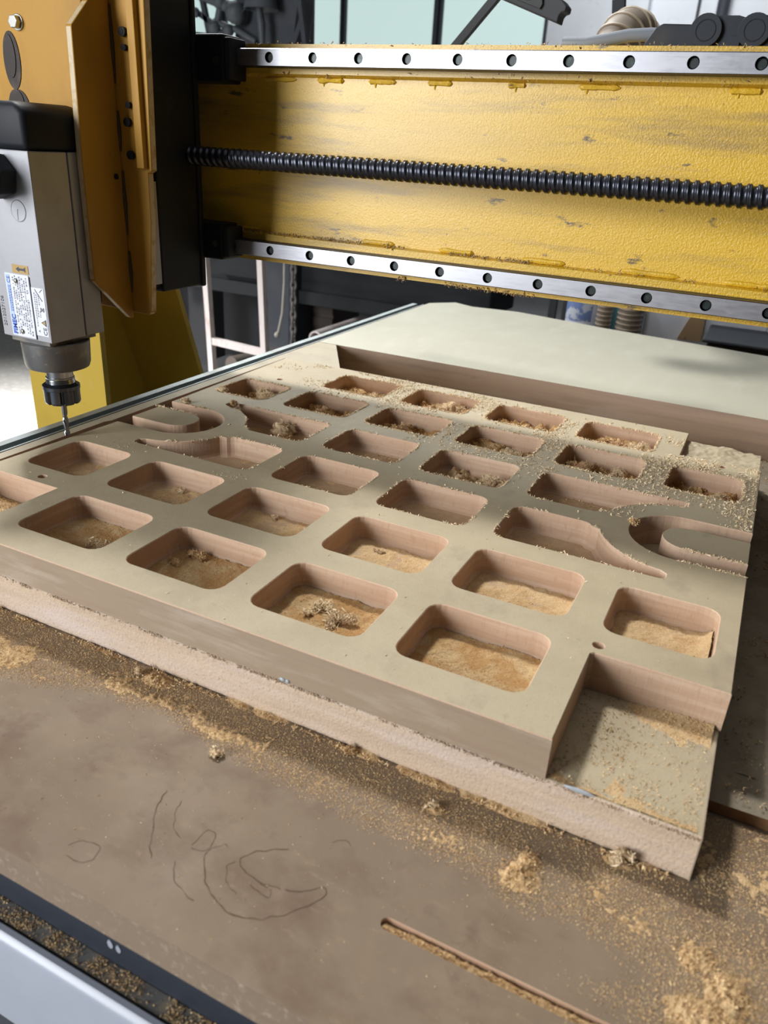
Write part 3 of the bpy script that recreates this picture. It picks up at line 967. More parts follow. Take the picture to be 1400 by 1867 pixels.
# ------------------------------------------------------------------ carriage
car = thing('carriage', (-0.73, 0.36, 0.2), 'yellow and black upright carriage riding on the rails at the left of the beam', 'carriage')
XG = -0.6735
gp = [(0.2895, 0.56), (0.2895, 0.1965), (0.2854, 0.1965), (0.2367, 0.2425), (0.2363, 0.3536), (0.2395, 0.4715), (0.2628, 0.4943), (0.2628, 0.56)]
MB().prism(gp, 'x', XG - 0.0080, XG, 0, 1).build('side_plate', ['yellow_plate', 'bare_edge'], car, bevel=0.0012)
wp = [(-0.84, 0.2080), (-0.6520, 0.2020), (-0.6485, 0.2055), (-0.6400, 0.3030), (-0.6395, 0.3480), (-0.6345, 0.3500), (-0.6285, 0.56), (-0.84, 0.56)]
MB().prism(wp, 'y', 0.2897, 0.2985, 0, 1).build('slide_plate', ['yellow_plate', 'bare_edge'], car, bevel=0.001)
MB().box(-0.84, XG - .0082, 0.262, 0.2895, 0.374, 0.56).build('spindle_mount', 'yellow_plate', car, bevel=0.0012)
MB().box(-0.6480, -0.6385, 0.2835, 0.2896, 0.352, 0.56).build('edge_bar', 'yellow_plate', car, bevel=0.0008)
for x, z, rd in ((-0.6569, 0.4723, .0042), (-0.6563, 0.4590, .0028), (-0.6563, 0.4093, .0030), (-0.6594, 0.3939, .0042), (-0.6584, 0.3637, .0042), (-0.6580, 0.5080, .0042)):
    k = MB().cyl((x, 0.2899, z), (x, 0.2858, z), rd, 14)
    k.cyl((x, 0.2859, z), (x, 0.2854, z), rd * .55, 6)
    k.build('socket_bolt', 'black', car)
MB().cyl((XG - .0002, 0.2794, 0.3425), (XG + .0015, 0.2794, 0.3425), 0.0028, 14).build('socket_bolt', 'black', car)
for z0, z1 in ((0.495, 0.428), (0.404, 0.3665), (0.348, 0.285), (0.268, 0.225)):
    w = MB()
    w.tube([(XG + .0012, 0.2886, z0), (XG + .0016, 0.2884, (z0 + z1) / 2), (XG + .0012, 0.2886, z1)], [.0010, .0019, .0006], 6)
    w.build('weld_gap', 'weld_dark', car)
hx = MB()
hx.prism([(-0.7674 + .0062 * math.cos(a), 0.4770 + .0062 * math.sin(a)) for a in np.linspace(0, 2 * PI, 7)[:-1]], 'y', 0.2550, 0.2605)
hx.cyl((-0.7674, 0.2605, 0.4770), (-0.7674, 0.2625, 0.4770), 0.0075, 20)
hx.build('hex_bolt', 'bolt', car, bevel=0.0006)
for x, z, rx, rz in ((-0.7820, 0.4440, .0115, .026), (-0.7800, 0.4020, .0150, .0165)):
    e = MB()
    e.prism([(x + rx * math.cos(a), z + rz * math.sin(a)) for a in np.linspace(0, 2 * PI, 29)[:-1]], 'y', 0.2612, 0.2625)
    e.prism([(x + rx * .7 * math.cos(a) - .002, z + .004 + rz * .75 * math.sin(a)) for a in np.linspace(0, 2 * PI, 29)[:-1]], 'y', 0.2604, 0.2613)
    e.build('dark_oval', 'dark_brown', car)  # flat dark oval discs on the face of the spindle mount
MB().box(-0.86, -0.664, 0.330, 0.3985, 0.2205, 0.62).build('slide_body', 'black', car, bevel=0.002)
MB().box(-0.86, -0.668, 0.2987, 0.330, 0.226, 0.62).build('slide_rail', 'black', car)
MB().box(-0.6685, -0.6645, 0.3125, 0.3290, 0.23, 0.338).build('guide_strip', 'alu', car)
MB().box(-0.6685, -0.6645, 0.3290, 0.3345, 0.420, 0.4495).build('guide_strip', 'alu', car)
MB().box(-0.86, -0.662, 0.3985, 0.4062, 0.2190, 0.60).build('back_plate', 'black', car, bevel=0.002)
for z0, z1, xr in ((0.4400, 0.4860, -0.6195), (0.2520, 0.2930, -0.629)):
    bb = MB().box(-0.76, xr - .008, 0.4062, 0.4385, z0, z1)
    o = bb.build('bearing_block', 'black', car, bevel=0.002)
    MB().box(xr - .008, xr, 0.408, 0.4375, z0 + .003, z1 - .003).build('end_seal', 'black_plastic', o, bevel=0.0015)
    MB().cyl((xr - .018, 0.4064, (z0 + z1) / 2 - .002), (xr - .018, 0.4048, (z0 + z1) / 2 - .002), 0.0036, 12).build('screw_head', 'bolt', o)

# ------------------------------------------------------------------ spindle
spn = thing('spindle', (-0.7167, 0.2143, 0.07), 'square aluminium milling spindle with a nameplate, cutter just over the panel edge', 'spindle')
AX, AY = -0.7167, 0.2143
XR, XL, YF, YB = -0.6824, -0.7512, 0.1793, 0.2513
ZB, ZT = 0.1850, 0.3640
MB().box(XL, XR, YF, 0.2253, ZB, ZT, 0).box(XL, XR + .0006, 0.2262, YB, ZB + .0006, ZT, 0).build('housing', ['alu'], spn, bevel=0.0010)
cp = MB()
cp.prism([(XL - .001, ZT), (XR + .0004, ZT), (XR + .0004, ZT + .033), (XR - .010, ZT + .041), (XL - .001, ZT + .041)], 'y', YF - .0012, YB + .001)
cp.build('top_cap', 'black', spn, bevel=0.006, seg=3, smooth=True)
MB().box(-0.742, -0.692, YB, 0.2619, 0.215, 0.385).build('mounting_pad', 'black', spn)
gl = MB()
gl.prism([(-0.7195 + .021 * math.cos(a + .3), 0.3400 + .021 * math.sin(a + .3)) for a in np.linspace(0, 2 * PI, 7)[:-1]], 'y', YF - .018, YF)
gl.cyl((-0.7195, YF - .018, 0.340), (-0.7195, YF - .045, 0.340), 0.0165, 20)
gl.build('cable_gland', 'black_plastic', spn, bevel=0.002)
MB().box(XL + .004, XR - .010, YF + .006, YB - .003, ZB - .0055, ZB).build('flange', 'nose', spn)
MB().lathe(AX, AY, [(0.0340, ZB - .0055), (0.0350, ZB - .0065), (0.0338, ZB - .030), (0.0322, ZB - .0345), (0.0285, ZB - .036)], 40).build('nose', 'nose', spn, smooth=True)
MB().lathe(AX, AY, [(0.0138, ZB - .036), (0.0138, 0.1385), (0.0150, 0.1382), (0.0150, 0.1368), (0.0145, 0.1362), (0.0152, 0.1350), (0.0146, 0.1343), (0.0153, 0.1332), (0.0147, 0.1325), (0.0153, 0.1315)], 32).build('shaft', 'neck', spn, smooth=True)
nt = MB()
prof = [(0.0155, 0.1318), (0.0196, 0.1290), (0.0196, 0.1250), (0.0190, 0.1245), (0.0190, 0.1110), (0.0180, 0.1090), (0.0070, 0.1085)]
N_ = 72
k0 = 0
for rr_, z in prof:
    for q in range(N_):
        a = 2 * PI * q / N_
        ph = (q % 9)
        rad = rr_ - (0.0024 if (ph in (0, 1) and 0.108 < z < 0.1248 and rr_ > .01) else 0)
        nt.v.append((AX + rad * math.cos(a), AY + rad * math.sin(a), z))
for i in range(len(prof) - 1):
    for q in range(N_):
        a, c = i * N_ + q, i * N_ + (q + 1) % N_
        nt.f.append((a, c, c + N_, a + N_)); nt.m.append(0)
nt.f.append(tuple(range(N_))); nt.m.append(0)
nt.f.append(tuple((len(prof) - 1) * N_ + q for q in range(N_))); nt.m.append(0)
nt.build('collet_nut', 'nut', spn)
ct = MB().lathe(AX, AY, [(0.0030, 0.1086), (0.0030, 0.0965), (0.0029, 0.096)], 16)
# two helical flutes
nz_, na_ = 26, 20
k0 = len(ct.v)
for i in range(nz_):
    z = 0.096 - (0.096 - 0.0696) * i / (nz_ - 1)
    tw = i * 0.22
    for q in range(na_):
        a = 2 * PI * q / na_
        rad = 0.0030 - 0.0016 * max(0.0, math.cos(2 * (a - tw))) ** 1.5
        ct.v.append((AX + rad * math.cos(a), AY + rad * math.sin(a), z))
for i in range(nz_ - 1):
    for q in range(na_):
        a, c = k0 + i * na_ + q, k0 + i * na_ + (q + 1) % na_
        ct.f.append((a, c, c + na_, a + na_)); ct.m.append(0)
ct.f.append(tuple(k0 + (nz_ - 1) * na_ + q for q in range(na_))); ct.m.append(0)
ct.build('cutter', 'cutter', spn, smooth=True)
# nameplate and marks on the front face (facing the camera side)
yp = YF - .0006
npz = MB().box(-0.7365, -0.7035, yp, YF + .0002, 0.1872, 0.2500)
pl = npz.build('nameplate', 'plate_white', spn)
MB().box(-0.7355, -0.7298, yp - .0002, yp, 0.1880, 0.2490).build('colour_band', 'plate_blue', pl)
up, lf = (0, 0, 1), (-1, 0, 0)
text('lettering', 'FIMEC', 0.0074, (-0.7290, yp - .00035, 0.1890), up, lf, 'ink_blue', pl, 0.00005, 0.00022)
text('lettering', 'CE', 0.0060, (-0.7300, yp - .00035, 0.2400), up, lf, 'ink_blue', pl, 0.00005)
ds = MB()
r = random.Random(4)
for c in range(2):
    x = -0.7335 + c * .0022
    z = 0.2120
    while z < 0.2375:
        w = r.uniform(.0006, .0022)
        ds.box(x, x + .0009, yp - .0004, yp - .00025, z, z + w, 0); z += w + .0006
ds.build('small_print', 'ink_blue', pl)
ds = MB()
for c in range(7):
    x = -0.7265 + c * .0031
    z = 0.1895 if c not in (2, 3) else 0.1985
    while z < 0.2470:
        w = r.uniform(.0004, .0022)
        if r.random() > .18:
            ds.box(x, x + r.uniform(.0009, .0017), yp - .0003, yp - .0001, z, z + w, 0)
        z += w + r.uniform(.0004, .0010)
for z in (0.2040, 0.2150, 0.2230, 0.2330):
    ds.box(-0.7172, -0.7050, yp - .0003, yp - .0001, z, z + .00025)
ds.build('small_print', 'ink_grey', pl)
for x, z in ((-0.7212, 0.2433), (-0.7215, 0.1924)):
    rv = MB()
    for rad, d in ((.0026, 0), (.0024, .0009), (.0014, .0017)):
        rv.v += [(x + rad * math.cos(a), yp - d, z + rad * math.sin(a)) for a in np.linspace(0, 2 * PI, 15)[:-1]]
    for i in range(2):
        for q in range(14):
            rv.f.append((i * 14 + q, i * 14 + (q + 1) % 14, (i + 1) * 14 + (q + 1) % 14, (i + 1) * 14 + q)); rv.m.append(0)
    rv.f.append(tuple(28 + q for q in range(14))); rv.m.append(0)
    rv.build('rivet', 'bolt', pl, smooth=True)
MB().box(-0.7030, -0.7020, yp - .0002, YF, 0.1866, 0.2490).build('dark_border', 'ink', pl)
p2 = MB().box(-0.7020, -0.6850, YF - .0003, YF + .0002, 0.1915, 0.2395).build('warning_label', 'plate_white', spn)
y2 = YF - .0005
text('lettering', 'CE', 0.0068, (-0.6866, y2, 0.1925), up, lf, 'ink', p2, 0.00005)
text('lettering', 'A', 0.0034, (-0.6960, y2, 0.1950), up, lf, 'ink', p2, 0.00005)
tri = MB()


def tri_pts(s):
    c = (-0.6895, 0.2052)
    return [(c[0] + s * .0033, c[1] - s * .0036), (c[0] + s * .0033, c[1] + s * .0036), (c[0] - s * .0038, c[1])]


tri.add([(x, y2, z) for x, z in tri_pts(1)], [(0, 1, 2)], 0)
tri.add([(x, y2 - .0001, z) for x, z in tri_pts(.6)], [(0, 1, 2)], 1)
tri.build('warning_triangle', ['ink', 'sticker'], p2)
ds = MB()
for x in (-0.6990, -0.6965, -0.6935):
    z = 0.2010 if x < -.698 else 0.2105
    while z < 0.2335:
        w = r.uniform(.0005, .002)
        if x > -.694 and 0.2155 < z < 0.2225:
            z += .001; continue
        ds.box(x, x + .0012, y2, y2 + .0002, z, z + w); z += w + .0007
for a, b_ in (((-0.6915, 0.2163), (-0.6875, 0.2203)), ((-0.6915, 0.2203), (-0.6875, 0.2163)), ((-0.6915, 0.2163), (-0.6915, 0.2203)), ((-0.6875, 0.2163), (-0.6875, 0.2203)),
              ((-0.6970, 0.2380), (-0.6880, 0.2270)), ((-0.6905, 0.2355), (-0.6870, 0.2385))):
    ds.bar((a[0], y2 - .0001, a[1]), (b_[0], y2 - .0001, b_[1]), .0007, .0002, (0, 1, 0))
ds.build('small_print', 'ink_grey', p2)
sk = MB().box(-0.7247, -0.7022, YF - .0004, YF + .0002, 0.2510, 0.2594).build('rotation_sticker', 'sticker', spn)
tag(sk, 'golden sticker with a black arrow pointing left')
MB().add([(x, YF - .0006, z) for x, z in ((-0.7195, 0.2552), (-0.7150, 0.2578), (-0.7150, 0.2563), (-0.7085, 0.2563), (-0.7060, 0.2578), (-0.7060, 0.2526), (-0.7085, 0.2541), (-0.7150, 0.2541), (-0.7150, 0.2526))],
         [tuple(range(9))]).build('arrow', 'ink', sk)
text('serial_number', '2012027106', 0.0062, (-0.7440, YF - .0002, 0.1950), up, lf, 'ink', spn, 0.00005)
ck = MB()
ck.tube([(-0.7045 + .0098 * math.cos(a), YF, 0.3105 + .0098 * math.sin(a)) for a in np.linspace(0, 2 * PI, 37)], 0.0004, 6)
ck.prism([(-0.7045 + .0093 * math.cos(a), 0.3105 + .0093 * math.sin(a)) for a in np.linspace(0, 2 * PI, 31)[:-1]], 'y', YF - .0003, YF)
ck.tube([(-0.7052, YF - .0004, 0.3120), (-0.7060, YF - .0004, 0.3075), (-0.7060, YF - .0004, 0.3020)], 0.0003, 6)
ck.build('round_plug', 'alu', spn)

# ------------------------------------------------------------------ cable carrier and hoses above the beam
cc = thing('cable_carrier', (-0.14, 0.48, 0.4802), 'black plastic cable carrier chain lying on top of the yellow beam', 'cable carrier')
yA, yB = 0.460, 0.507
e = MB().prism([(-0.1974, 0.4804), (-0.1476, 0.4804), (-0.1449, 0.4990), (-0.1811, 0.5000), (-0.1865, 0.4977)], 'y', yA, yB)
e.build('end_bracket', 'black_plastic', cc, bevel=0.0015)
for i in range(11):
    x = -0.1436 + i * 0.0398
    lk = MB()
    zc = 0.4941
    lk.prism([(x + 0.0134 * math.cos(a), zc + 0.0132 * math.sin(a)) for a in np.linspace(0, 2 * PI, 27)[:-1]], 'y', yA - .004, yA + .004)
    lk.prism([(x - .002, 0.4810), (x + .025, 0.4810), (x + .033, 0.4850), (x + .033, 0.5036), (x + .025, 0.5058), (x - .002, 0.5058)], 'y', yA + .001, yB)
    lk.prism([(x + .018, 0.4808), (x + .030, 0.4808), (x + .030, 0.4900), (x + .022, 0.4900)], 'y', yA - .003, yA + .002)
    o = lk.build('link', 'black_plastic', cc, bevel=0.0012)
    MB().tube([(x + .0082 * math.cos(a), yA - .0040, zc + .0082 * math.sin(a)) for a in np.linspace(0, 2 * PI, 27)], .0006, 6).build('pin_ring', 'black_plastic', o)
gc = thing('grey_cable', (-0.22, 0.48, 0.48), 'thick grey cable curving out of the cable carrier end', 'cable')
MB().tube([(-0.176, 0.493, 0.4945), (-0.196, 0.489, 0.4952), (-0.216, 0.484, 0.4935), (-0.235, 0.480, 0.4895), (-0.253, 0.476, 0.4860), (-0.275, 0.476, 0.4860)], 0.0056, 14).build('sheath', 'cable_grey', gc, smooth=True)


def hose(name, path, r, label, pitch=0.028, group=None, wire=0.0035):
    t = thing(name, path[0], label, 'hose', group)
    P_ = [Vector(p) for p in path]
    # arc-length resample
    L_ = [0]
    for i in range(1, len(P_)):
        L_.append(L_[-1] + (P_[i] - P_[i - 1]).length)

    def at(s):
        for i in range(1, len(P_)):
            if s <= L_[i]:
                return P_[i - 1].lerp(P_[i], (s - L_[i - 1]) / max(L_[i] - L_[i - 1], 1e-6))
        return P_[-1]
    n_ = int(L_[-1] / (pitch / 8))
    S = [L_[-1] * i / n_ for i in range(n_ + 1)]
    MB().tube([at(s) for s in S], [r * (1 - 0.055 * abs(math.sin(PI * s / pitch))) if True else r for s in S], 28).build('hose_wall', 'hose', t, smooth=True)
    wr = MB()
    k = int(L_[-1] / pitch)
    for i in range(k + 1):
        s = i * pitch
        c, d = at(s), (at(min(s + .01, L_[-1])) - at(max(s - .01, 0))).normalized()
        u = d.cross(Vector((0, 1, 0.2))).normalized()
        w = d.cross(u)
        wr.tube([c + (u * math.cos(a) + w * math.sin(a)) * r * 1.0 for a in np.linspace(0, 2 * PI, 29)], wire, 6, cap=False)
    o = wr.build('wire_rib', 'hose_wire', t, smooth=True)
    tag(o, kind='stuff')
    return t


def arc3(p0, p1, p2, n_=24):
    p0, p1, p2 = Vector(p0), Vector(p1), Vector(p2)
    return [(1 - t) ** 2 * p0 + 2 * t * (1 - t) * p1 + t * t * p2 for t in np.linspace(0, 1, n_)]


hose('corrugated_hose', arc3((-0.385, 1.12, 0.455), (-0.352, 1.16, 0.720), (-0.330, 1.34, 0.440)), 0.040,
     'dusty ribbed extraction hose arching up behind the beam', 0.017, wire=0.0022)
hose('corrugated_hose', [(-0.432, 1.80, -0.46), (-0.428, 1.80, -0.2), (-0.425, 1.80, 0.09)], 0.020,
     'narrow ribbed hose standing behind the bed, beside the pale drum', 0.012, wire=0.0016)
hose('corrugated_hose', [(-0.362, 1.80, -0.46), (-0.360, 1.80, -0.2), (-0.358, 1.80, 0.09)], 0.032,
     'wide ribbed hose standing behind the bed, next to the white carton', 0.013, wire=0.0016)

# black arm with a toothed end, on a slanted strut
ar = thing('hooked_bracket', (-0.52, 0.90, 0.25), 'black jointed arm with a toothed end on a slanted strut behind the beam', 'arm')
MB().bar((-0.700, 0.90, 0.380), (-0.4985, 0.90, 0.5965), 0.012, 0.011).build('strut', 'mullion', ar)
MB().prism([(-0.506, 0.5965), (-0.4030, 0.5605), (-0.4005, 0.5595), (-0.3990, 0.5680), (-0.3960, 0.5720), (-0.3905, 0.5735), (-0.3895, 0.5800), (-0.3970, 0.5875), (-0.4130, 0.5930), (-0.4130, 0.64), (-0.506, 0.64)], 'y', 0.885, 0.915).build('arm_end', 'mullion', ar, bevel=0.0015)
MB().prism([(-0.4690, 0.5905), (-0.4270, 0.5765), (-0.4240, 0.5820), (-0.4330, 0.64), (-0.4690, 0.64)], 'y', 0.880, 0.886).build('side_cover', 'machine_lit', ar)
MB().cyl((-0.4470, 0.881, 0.5965), (-0.4470, 0.874, 0.5965), 0.0085, 18).build('pivot', 'machine', ar)
ps = thing('pipe_stub', (-0.40, 1.25, 0.60), 'thin dark hanging rod with a small coupling left of the ribbed hose', 'rod')
MB().bar((-0.4130, 1.25, 0.80), (-0.3960, 1.25, 0.6320), 0.010, 0.010).build('rod', 'machine', ps)
MB().bar((-0.3975, 1.25, 0.6440), (-0.3945, 1.25, 0.6240), 0.021, 0.018).bar((-0.3945, 1.25, 0.6240), (-0.3930, 1.25, 0.6150), 0.012, 0.012).build('coupling', 'machine', ps)
vp = thing('wall_pipe', (-0.78, 5.9, -0.8), 'dark upright pipe fixed to the pale back wall', 'pipe')
MB().cyl((-0.745, 5.93, -0.8), (-0.745, 5.93, 3.2), 0.038, 16).build('tube', 'mullion', vp, smooth=True)
vc = thing('wall_cable', (-0.93, 5.97, -0.8), 'thin cable running up the pale back wall beside the pipe', 'cable')
MB().cyl((-0.905, 5.98, -0.8), (-0.905, 5.98, 3.2), 0.009, 8).build('run', 'machine_lit', vc)
bs_ = MB().box(-1.42, -1.22, 5.90, 6.0, -0.8, 3.3).build('wall_pillar', 'wall')
struct(bs_); bs_.name = 'pillar_1'

# ------------------------------------------------------------------ machinery seen over the beam at the left
dm = thing('drill_press', (-2.05, 2.6, -0.8), 'dark drilling machine with ball-ended levers silhouetted against the left windows', 'drilling machine')
MB().prism([(-2.06, -0.8), (-1.90, -0.8), (-1.90, 1.5), (-2.06, 1.5)], 'y', 2.55, 2.72).build('column', 'machine', dm, bevel=0.02)
MB().prism([(-2.14, 0.715), (-1.915, 0.700), (-1.868, 0.735), (-1.848, 0.86), (-1.86, 1.1), (-2.14, 1.1)], 'y', 2.50, 2.62).build('head', 'machine', dm, bevel=0.01)
MB().lathe(-1.972, 2.44, [(0.020, 0.98), (0.034, 0.93), (0.052, 0.875), (0.063, 0.832), (0.066, 0.822), (0.060, 0.822), (0.040, 0.86)], 28).build('bell_guard', 'machine_lit', dm, smooth=True)
MB().tube([(-1.972, 2.43, 0.90), (-1.972, 2.43, 0.81), (-1.965, 2.43, 0.775), (-1.962, 2.43, 0.70)], [.012, .013, .016, .010], 10).build('quill', 'machine_lit', dm, smooth=True)
for a, b_, r1, r2 in (((-2.290, 2.46, 0.885), (-2.170, 2.46, 0.848), .020, .018), ((-2.170, 2.46, 0.850), (-2.060, 2.46, 0.805), .022, .024),
                      ((-2.168, 2.46, 0.855), (-2.195, 2.46, 0.765), .013, .013), ((-2.195, 2.46, 0.770), (-2.150, 2.46, 0.716), .012, .012),
                      ((-2.205, 2.46, 0.788), (-2.110, 2.46, 0.765), .012, .010), ((-2.110, 2.46, 0.765), (-2.010, 2.46, 0.722), .012, .010)):
    MB().tube([a, b_], [r1, r2], 12).build('lever', 'machine_lit', dm, smooth=True)
for c, rd in (((-2.168, 2.45, 0.853), .028), ((-2.197, 2.45, 0.767), .026), ((-2.095, 2.45, 0.815), .040), ((-2.285, 2.45, 0.818), .018), ((-2.13, 2.45, 0.758), .022)):
    MB().sphere(c, rd, 16).build('ball_knob', 'machine_lit', dm, smooth=True)
for a, b_ in (((-2.270, 2.47, 0.89), (-2.235, 2.47, 0.745)), ((-2.285, 2.47, 0.818), (-2.200, 2.47, 0.775)), ((-1.830, 2.47, 0.90), (-1.795, 2.47, 0.70)), ((-1.860, 2.48, 0.70), (-1.815, 2.48, 0.80))):
    MB().bar(a, b_, 0.018, 0.018).build('brace', 'machine', dm)
MB().bar((-2.33, 2.47, 0.742), (-2.14, 2.47, 0.728), 0.03, 0.03).build('lower_rail', 'machine', dm)

# ------------------------------------------------------------------ clutter seen under the beam
sd = thing('tube_stand', (-1.64, 1.8, -0.8), 'white and rusty square-tube stand with a cross rung behind the bed', 'stand')
for a, b_ in (((-1.772, 1.80, 0.07), (-1.741, 1.80, -0.80)), ((-1.545, 1.80, 0.07), (-1.512, 1.80, -0.80))):
    MB().bar(a, b_, 0.020, 0.024, (0, 1, 0)).build('leg', 'painted_tube', sd)
MB().bar((-1.752, 1.80, -0.262), (-1.522, 1.80, -0.272), 0.020, 0.024).build('rung', 'painted_tube', sd)
MB().bar((-1.770, 1.80, 0.060), (-1.540, 1.80, 0.060), 0.022, 0.022).build('top_rail', 'painted_tube', sd)
hc = thing('hoist_chain', (-1.672, 2.2, -0.35), 'hanging steel link chain between the tube stand and the bed', 'chain')
proto = None
for i in range(15):
    z = 0.06 - i * 0.028
    m = MB()
    lp = [Vector((0.010 * math.cos(a), 0, 0.019 * math.sin(a))) for a in np.linspace(0, 2 * PI, 17)]
    if i % 2:
        lp = [Vector((p.z * 0, p.x, p.z)) for p in lp]
    m.tube([(p.x - 1.672, p.y + 2.2, p.z + z) for p in lp], 0.0048, 7, cap=False)
    m.build('link', 'chain_steel', hc, smooth=True)
hk = thing('hanging_rope', (-1.72, 2.2, -0.3), 'thin pale rope with a frayed end hanging left of the chain', 'rope')
MB().tube([(-1.712, 2.2, 0.06), (-1.713, 2.2, -0.10), (-1.722, 2.2, -0.22), (-1.742, 2.2, -0.300)], 0.0055, 8).build('cord', 'rope', hk, smooth=True)
MB().sphere((-1.748, 2.2, -0.310), 0.012, 8).build('frayed_end', 'rope', hk)

sl = thing('machine_slab', (-1.9, 2.75, -0.25), 'long dark grey cast slab lying across trestles behind the bed', 'slab')
MB().box(-2.65, -1.02, 2.62, 2.95, -0.215, 0.08).build('slab_body', 'slab', sl, bevel=0.01)
MB().box(-2.65, -1.00, 2.60, 2.62, -0.262, -0.205).build('lower_lip', 'slab', sl, bevel=0.004)
MB().box(-2.32, -2.10, 2.58, 2.62, -0.18, 0.02).build('cover', 'slab', sl, bevel=0.004)
for x in (-2.55, -1.08):
    MB().box(x - .05, x + .05, 2.70, 2.85, -0.80, -0.215).build('support', 'soot', sl)
cr = thing('wooden_crate', (-2.05, 2.75, -0.5), 'brown wooden crate under the grey slab', 'crate')
MB().box(-2.20, -1.80, 2.74, 3.0, -0.42, -0.263).build('crate_body', 'crate', cr, bevel=0.005)
for z in (-0.30, -0.36):
    MB().box(-2.20, -1.80, 2.732, 2.742, z - .018, z + .022).build('plank', 'crate', cr, bevel=0.002)
MB().box(-2.15, -1.85, 2.76, 2.95, -0.80, -0.42).build('crate_foot', 'soot', cr)
db = thing('dark_cabinet', (-2.0, 3.3, -0.8), 'black cabinet in the gloom behind the tube stand', 'cabinet')
MB().box(-3.3, -2.33, 3.1, 3.6, -0.80, 0.10).build('cabinet_body', 'soot', db, bevel=0.01)
MB().box(-3.25, -2.80, 3.085, 3.1, -0.72, 0.04).build('door', 'soot', db, bevel=0.004)
MB().box(-2.77, -2.36, 3.085, 3.1, -0.72, 0.04).build('door', 'soot', db, bevel=0.004)
d2 = thing('low_bench', (-1.6, 3.2, -0.8), 'low dark steel bench behind the wooden crate', 'bench')
MB().box(-2.30, -0.95, 3.1, 3.6, -0.44, -0.40).build('bench_top', 'machine', d2)
for x in (-2.25, -1.65, -1.02):
    MB().box(x, x + .06, 3.12, 3.18, -0.80, -0.44).build('leg', 'machine', d2)
pe = thing('steel_pipe', (-1.75, 2.5, -0.36), 'short steel pipe lying end-on under the slab', 'pipe')
pm = MB()
for ya, yb, r1, r2 in ((2.30, 3.0, .030, .023),):
    k = 22
    for y in (ya, yb):
        for rd in (r1, r2):
            pm.v += [(-1.632 + rd * math.cos(a), y, -0.325 + rd * math.sin(a)) for a in np.linspace(0, 2 * PI, k + 1)[:-1]]
    for q in range(k):
        j = (q + 1) % k
        pm.f += [(q, j, k + j, k + q), (q, 2 * k + q, 2 * k + j, j), (k + q, k + j, 3 * k + j, 3 * k + q), (2 * k + q, 3 * k + q, 3 * k + j, 2 * k + j)]
        pm.m += [0] * 4
pm.build('tube', 'painted_tube', pe, smooth=True)
MB().box(-1.70, -1.56, 2.4, 2.9, -0.44, -0.356).build('cradle', 'soot', pe)
MB().box(-1.68, -1.58, 2.5, 2.9, -0.80, -0.44).build('cradle_foot', 'soot', pe)
ro = thing('round_billet', (-2.3, 2.2, -0.8), 'stubby reddish round billet on grey offcuts near the stand', 'billet')
MB().cyl((-1.86, 2.05, -0.425), (-1.80, 2.30, -0.425), 0.040, 20).build('body', 'crate', ro, smooth=True)
MB().box(-2.10, -1.70, 2.0, 2.35, -0.80, -0.466).build('offcut_pile', 'slab', ro, bevel=0.02)
fx = thing('folding_trestle', (-1.0, 3.2, -0.8), 'dark folding trestle with crossed legs behind the bed', 'trestle')
for a, b_ in (((-1.28, 3.0, 0.05), (-1.00, 3.0, -0.80)), ((-1.02, 3.0, 0.05), (-1.30, 3.0, -0.80)), ((-1.45, 3.0, 0.05), (-1.45, 3.0, -0.80)), ((-0.86, 3.0, 0.05), (-0.86, 3.0, -0.80)), ((-0.80, 3.0, 0.05), (-0.80, 3.0, -0.80))):
    MB().bar(a, b_, 0.030, 0.030, (0, 1, 0)).build('leg', 'soot', fx)
MB().bar((-1.47, 3.0, -0.13), (-0.78, 3.0, -0.13), 0.03, 0.03).bar((-1.47, 3.0, 0.05), (-0.78, 3.0, 0.05), 0.03, 0.03).build('cross_rail', 'soot', fx)

# right of the gap: drum, cartons, black tool case
dr = thing('pale_drum', (-0.50, 1.85, -0.8), 'pale drum with a blue label behind the bed, left of the hoses', 'drum')
MB().lathe(-0.495, 1.85, [(.045, -0.80), (.045, 0.075), (.042, 0.08), (.02, 0.082)], 28).build('drum_body', 'white_box', dr, smooth=True)
q = MB()
k = 16
for z in (-0.02, 0.045):
    q.v += [(-0.495 + .0455 * math.cos(a), 1.85 + .0455 * math.sin(a), z) for a in np.linspace(-PI * .95, -PI * .25, k)]
q.f += [(i, i + 1, k + i + 1, k + i) for i in range(k - 1)]; q.m += [0] * (k - 1)
q.build('label', 'blue_label', dr, smooth=True)
tb = thing('teal_canister', (-0.39, 1.95, -0.8), 'teal canister standing between the two ribbed hoses', 'canister')
MB().lathe(-0.405, 1.95, [(.030, -0.80), (.030, 0.08), (.014, 0.10), (.014, 0.12)], 22).build('body', 'teal', tb, smooth=True)
dk = thing('navy_bottle', (-0.45, 1.92, -0.8), 'navy bottle with a yellow band beside the pale drum', 'bottle')
MB().lathe(-0.452, 1.92, [(.016, -0.80), (.016, 0.06), (.008, 0.09)], 18).build('body', 'frame_dark', dk, smooth=True)
MB().lathe(-0.452, 1.92, [(.0164, -0.015), (.0164, 0.02)], 18).build('band', 'yellow_leg', dk, smooth=True)
ct_ = thing('white_carton', (-0.26, 1.9, -0.8), 'white carton behind the bed with a torn brown flap', 'carton')
MB().box(-0.325, -0.02, 1.82, 2.1, -0.80, 0.10).build('box_body', 'white_box', ct_, bevel=0.004)
MB().prism([(-0.230, -0.03), (-0.170, -0.03), (-0.172, 0.05), (-0.200, 0.05), (-0.212, 0.02)], 'y', 1.812, 1.82).build('flap', 'cardboard', ct_)
bc = thing('black_tool_case', (-0.05, 1.6, -0.8), 'black tool case at the far right behind the pale board', 'case')
MB().box(-0.145, 0.16, 1.60, 1.80, -0.80, 0.012).build('case_body', 'soot', bc, bevel=0.012)
